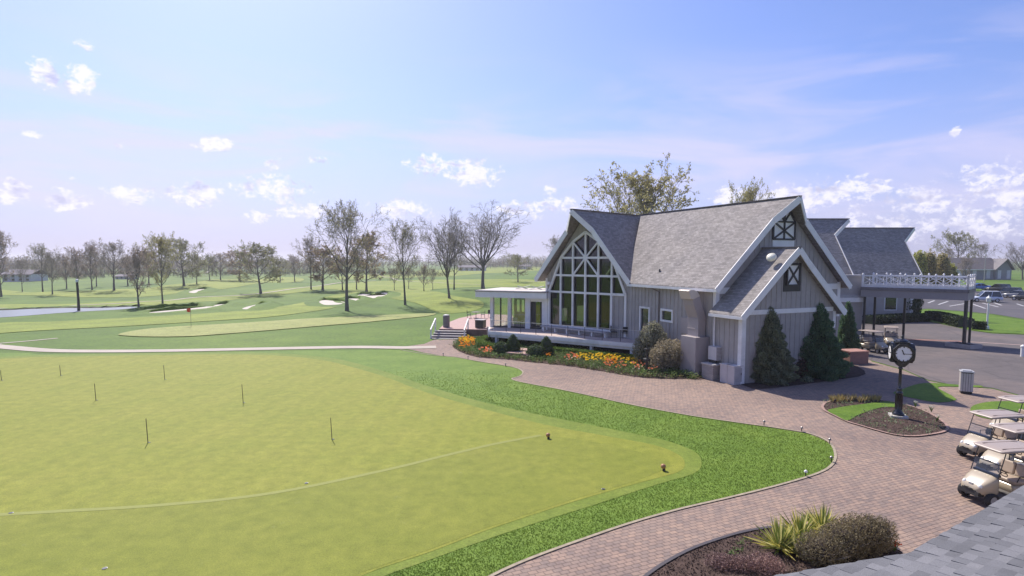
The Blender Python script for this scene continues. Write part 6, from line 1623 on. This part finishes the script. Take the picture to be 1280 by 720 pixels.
house(655, 336.5, 18, 6, 'small white house on the skyline left of the window wing', 8, 3)

# ---------------------------------------------------------------- the near shingled roof
ed_ = Vector((.835, .55, 0)).normalized(); up_ = Vector((ed_.y, -ed_.x, 0)); SL = .16; ZE = 3.9
E0 = G(1138, 692, ZE)
nb = thing('near_building', 'corner of a grey shingled roof cutting into the lower right of the photo', 'building', (E0.x, E0.y, 0))
nrm_ = (ed_.cross(up_ + Vector((0,0,SL)))).normalized()
if nrm_.z < 0: nrm_ = -nrm_
def RP(u, v, h=0.0): return E0 + ed_*u + (up_+Vector((0,0,SL)))*v + nrm_*h
def rhit(px, py):
    d = pix_dir(px, py); o0 = Vector((0,0,CAM_H)); t = (E0-o0).dot(nrm_)/d.dot(nrm_); p = o0+d*t-E0
    return (p.dot(ed_), p.dot(up_))
L0 = rhit(975, 720); L1 = (L0[0]*2.6, L0[1]*2.6)
RPOLY = [(0,0),(14,0),(14,7),(L1[0]-1,7),L1]
def area(p): return sum(p[i][0]*p[(i+1) % len(p)][1]-p[(i+1) % len(p)][0]*p[i][1] for i in range(len(p)))/2
if area(RPOLY) < 0: RPOLY = RPOLY[::-1]
def clip(poly, clipper):
    out = poly
    for i in range(len(clipper)):
        a, b = clipper[i], clipper[(i+1) % len(clipper)]; inp = out; out = []
        def sd2(p): return (b[0]-a[0])*(p[1]-a[1])-(b[1]-a[1])*(p[0]-a[0])
        for j in range(len(inp)):
            p, q = inp[j], inp[(j+1) % len(inp)]; sp, sq = sd2(p), sd2(q)
            if sp >= 0: out.append(p)
            if (sp >= 0) != (sq >= 0): t = sp/(sp-sq); out.append((p[0]+(q[0]-p[0])*t, p[1]+(q[1]-p[1])*t))
        if not out: return []
    return out
m, nt, b = new_mat('shingle_tabs'); ge = nt.nodes.new('ShaderNodeNewGeometry'); v = coord(nt)
c_ = ramp(nt, ge.outputs['Random Per Island'], [(0, (.115,.115,.122)), (.5, (.150,.150,.158)), (1, (.190,.188,.196))])
c_ = mixc(nt, 1.0, c_, ramp(nt, noise(nt, v, 90, 3, .8), [(.3, (.72,)*3), (.7, (1.3,)*3)]), 'MULTIPLY'); c_ = mixc(nt, 1.0, c_, ramp(nt, noise(nt, v, 1.2, 4), [(.3, (.88,)*3), (.7, (1.1,)*3)]), 'MULTIPLY')
nt.links.new(c_, b.inputs['Base Color']); b.inputs['Roughness'].default_value = .92; bump(nt, b, noise(nt, v, 120, 3, .8), .7, .004)
mb = MB(); r = random.Random(77); CH = .143
RA = [(0,0),(14,0),(14,7),(0,7)]; RB = [(L1[0],L1[1]),(0,0),(0,7),(L1[0]-1,7)]
RA = RA if area(RA) > 0 else RA[::-1]; RB = RB if area(RB) > 0 else RB[::-1]
kmin = int(min(p[1] for p in RPOLY)/CH)-1
for k in range(kmin, 50):
    v0 = k*CH; v1 = v0+CH*1.02; u = -14-r.random()*.3
    while u < 14.5:
        w = r.choice((.16,.2,.26,.33,.22)); hh = r.choice((.004,.004,.013,.013,.016)); dv = -r.choice((0,.0,.012))
        qq = [clip([(u+.002,v0+dv),(u+w-.002,v0+dv),(u+w-.002,v1),(u+.002,v1)], R_) for R_ in (RA, RB)]
        u += w
        for q in qq:
          if len(q) < 3 or q[0][0] > 9: continue
          n = len(q); top = [RP(a, c, .006+hh*(1-(c-v0)/CH*.8)+.004) for a, c in q]; bot = [RP(a, c, -.004) for a, c in q]
          mb.add(top+bot, [tuple(range(n))]+[(i, n+i, n+(i+1) % n, (i+1) % n) for i in range(n)])
rf = mb.build('roof', 'shingle_tabs', nb, recalc=True)
mb = MB(); n = len(RPOLY); mb.add([RP(a, c, -.005) for a, c in RPOLY]+[RP(a, c, -.12) for a, c in RPOLY], [tuple(range(n)), tuple(range(2*n-1, n-1, -1))]+[(i, (i+1) % n, n+(i+1) % n, n+i) for i in range(n)]); mb.build('roof_deck', simple('roof_felt', (.07,.07,.075), .9), rf)
mb = MB(); mb.beam(RP(0,0,-.1), RP(14,0,-.1), .03, .16); mb.build('fascia', simple('fascia_grey', (.35,.34,.34), .6), nb)
mb = MB(); a = E0+up_*.6; bq = a+ed_*13; mb.beam((a.x,a.y,1.85), (bq.x,bq.y,1.85), .2, 3.7); mb.build('wall', WALL, nb)
# ---------------------------------------------------------------- haze
HAZE = 0.00035
if HAZE:
    m = bpy.data.materials.new('haze_air'); m.use_nodes = True; nt = m.node_tree; nt.nodes.clear()
    o_ = nt.nodes.new('ShaderNodeOutputMaterial'); pv = nt.nodes.new('ShaderNodeVolumePrincipled'); nt.links.new(pv.outputs[0], o_.inputs['Volume'])
    pv.inputs['Color'].default_value = (.96,.95,1.0,1); pv.inputs['Density'].default_value = HAZE; pv.inputs['Anisotropy'].default_value = .35
    mb = MB(); mb.bb((-3100,-450,-3.5), (3100,4100,34)); ORIGIN[0] = Vector((0,0,0)); h = mb.build('haze', m); h['kind'] = 'stuff'; h.display_type = 'WIRE'
# leftover prototypes that no tree took
for k_, (t_, c_, _, _) in PROTO.items():
    if k_ not in USED:
        bpy.data.objects.remove(t_); bpy.data.objects.remove(c_)
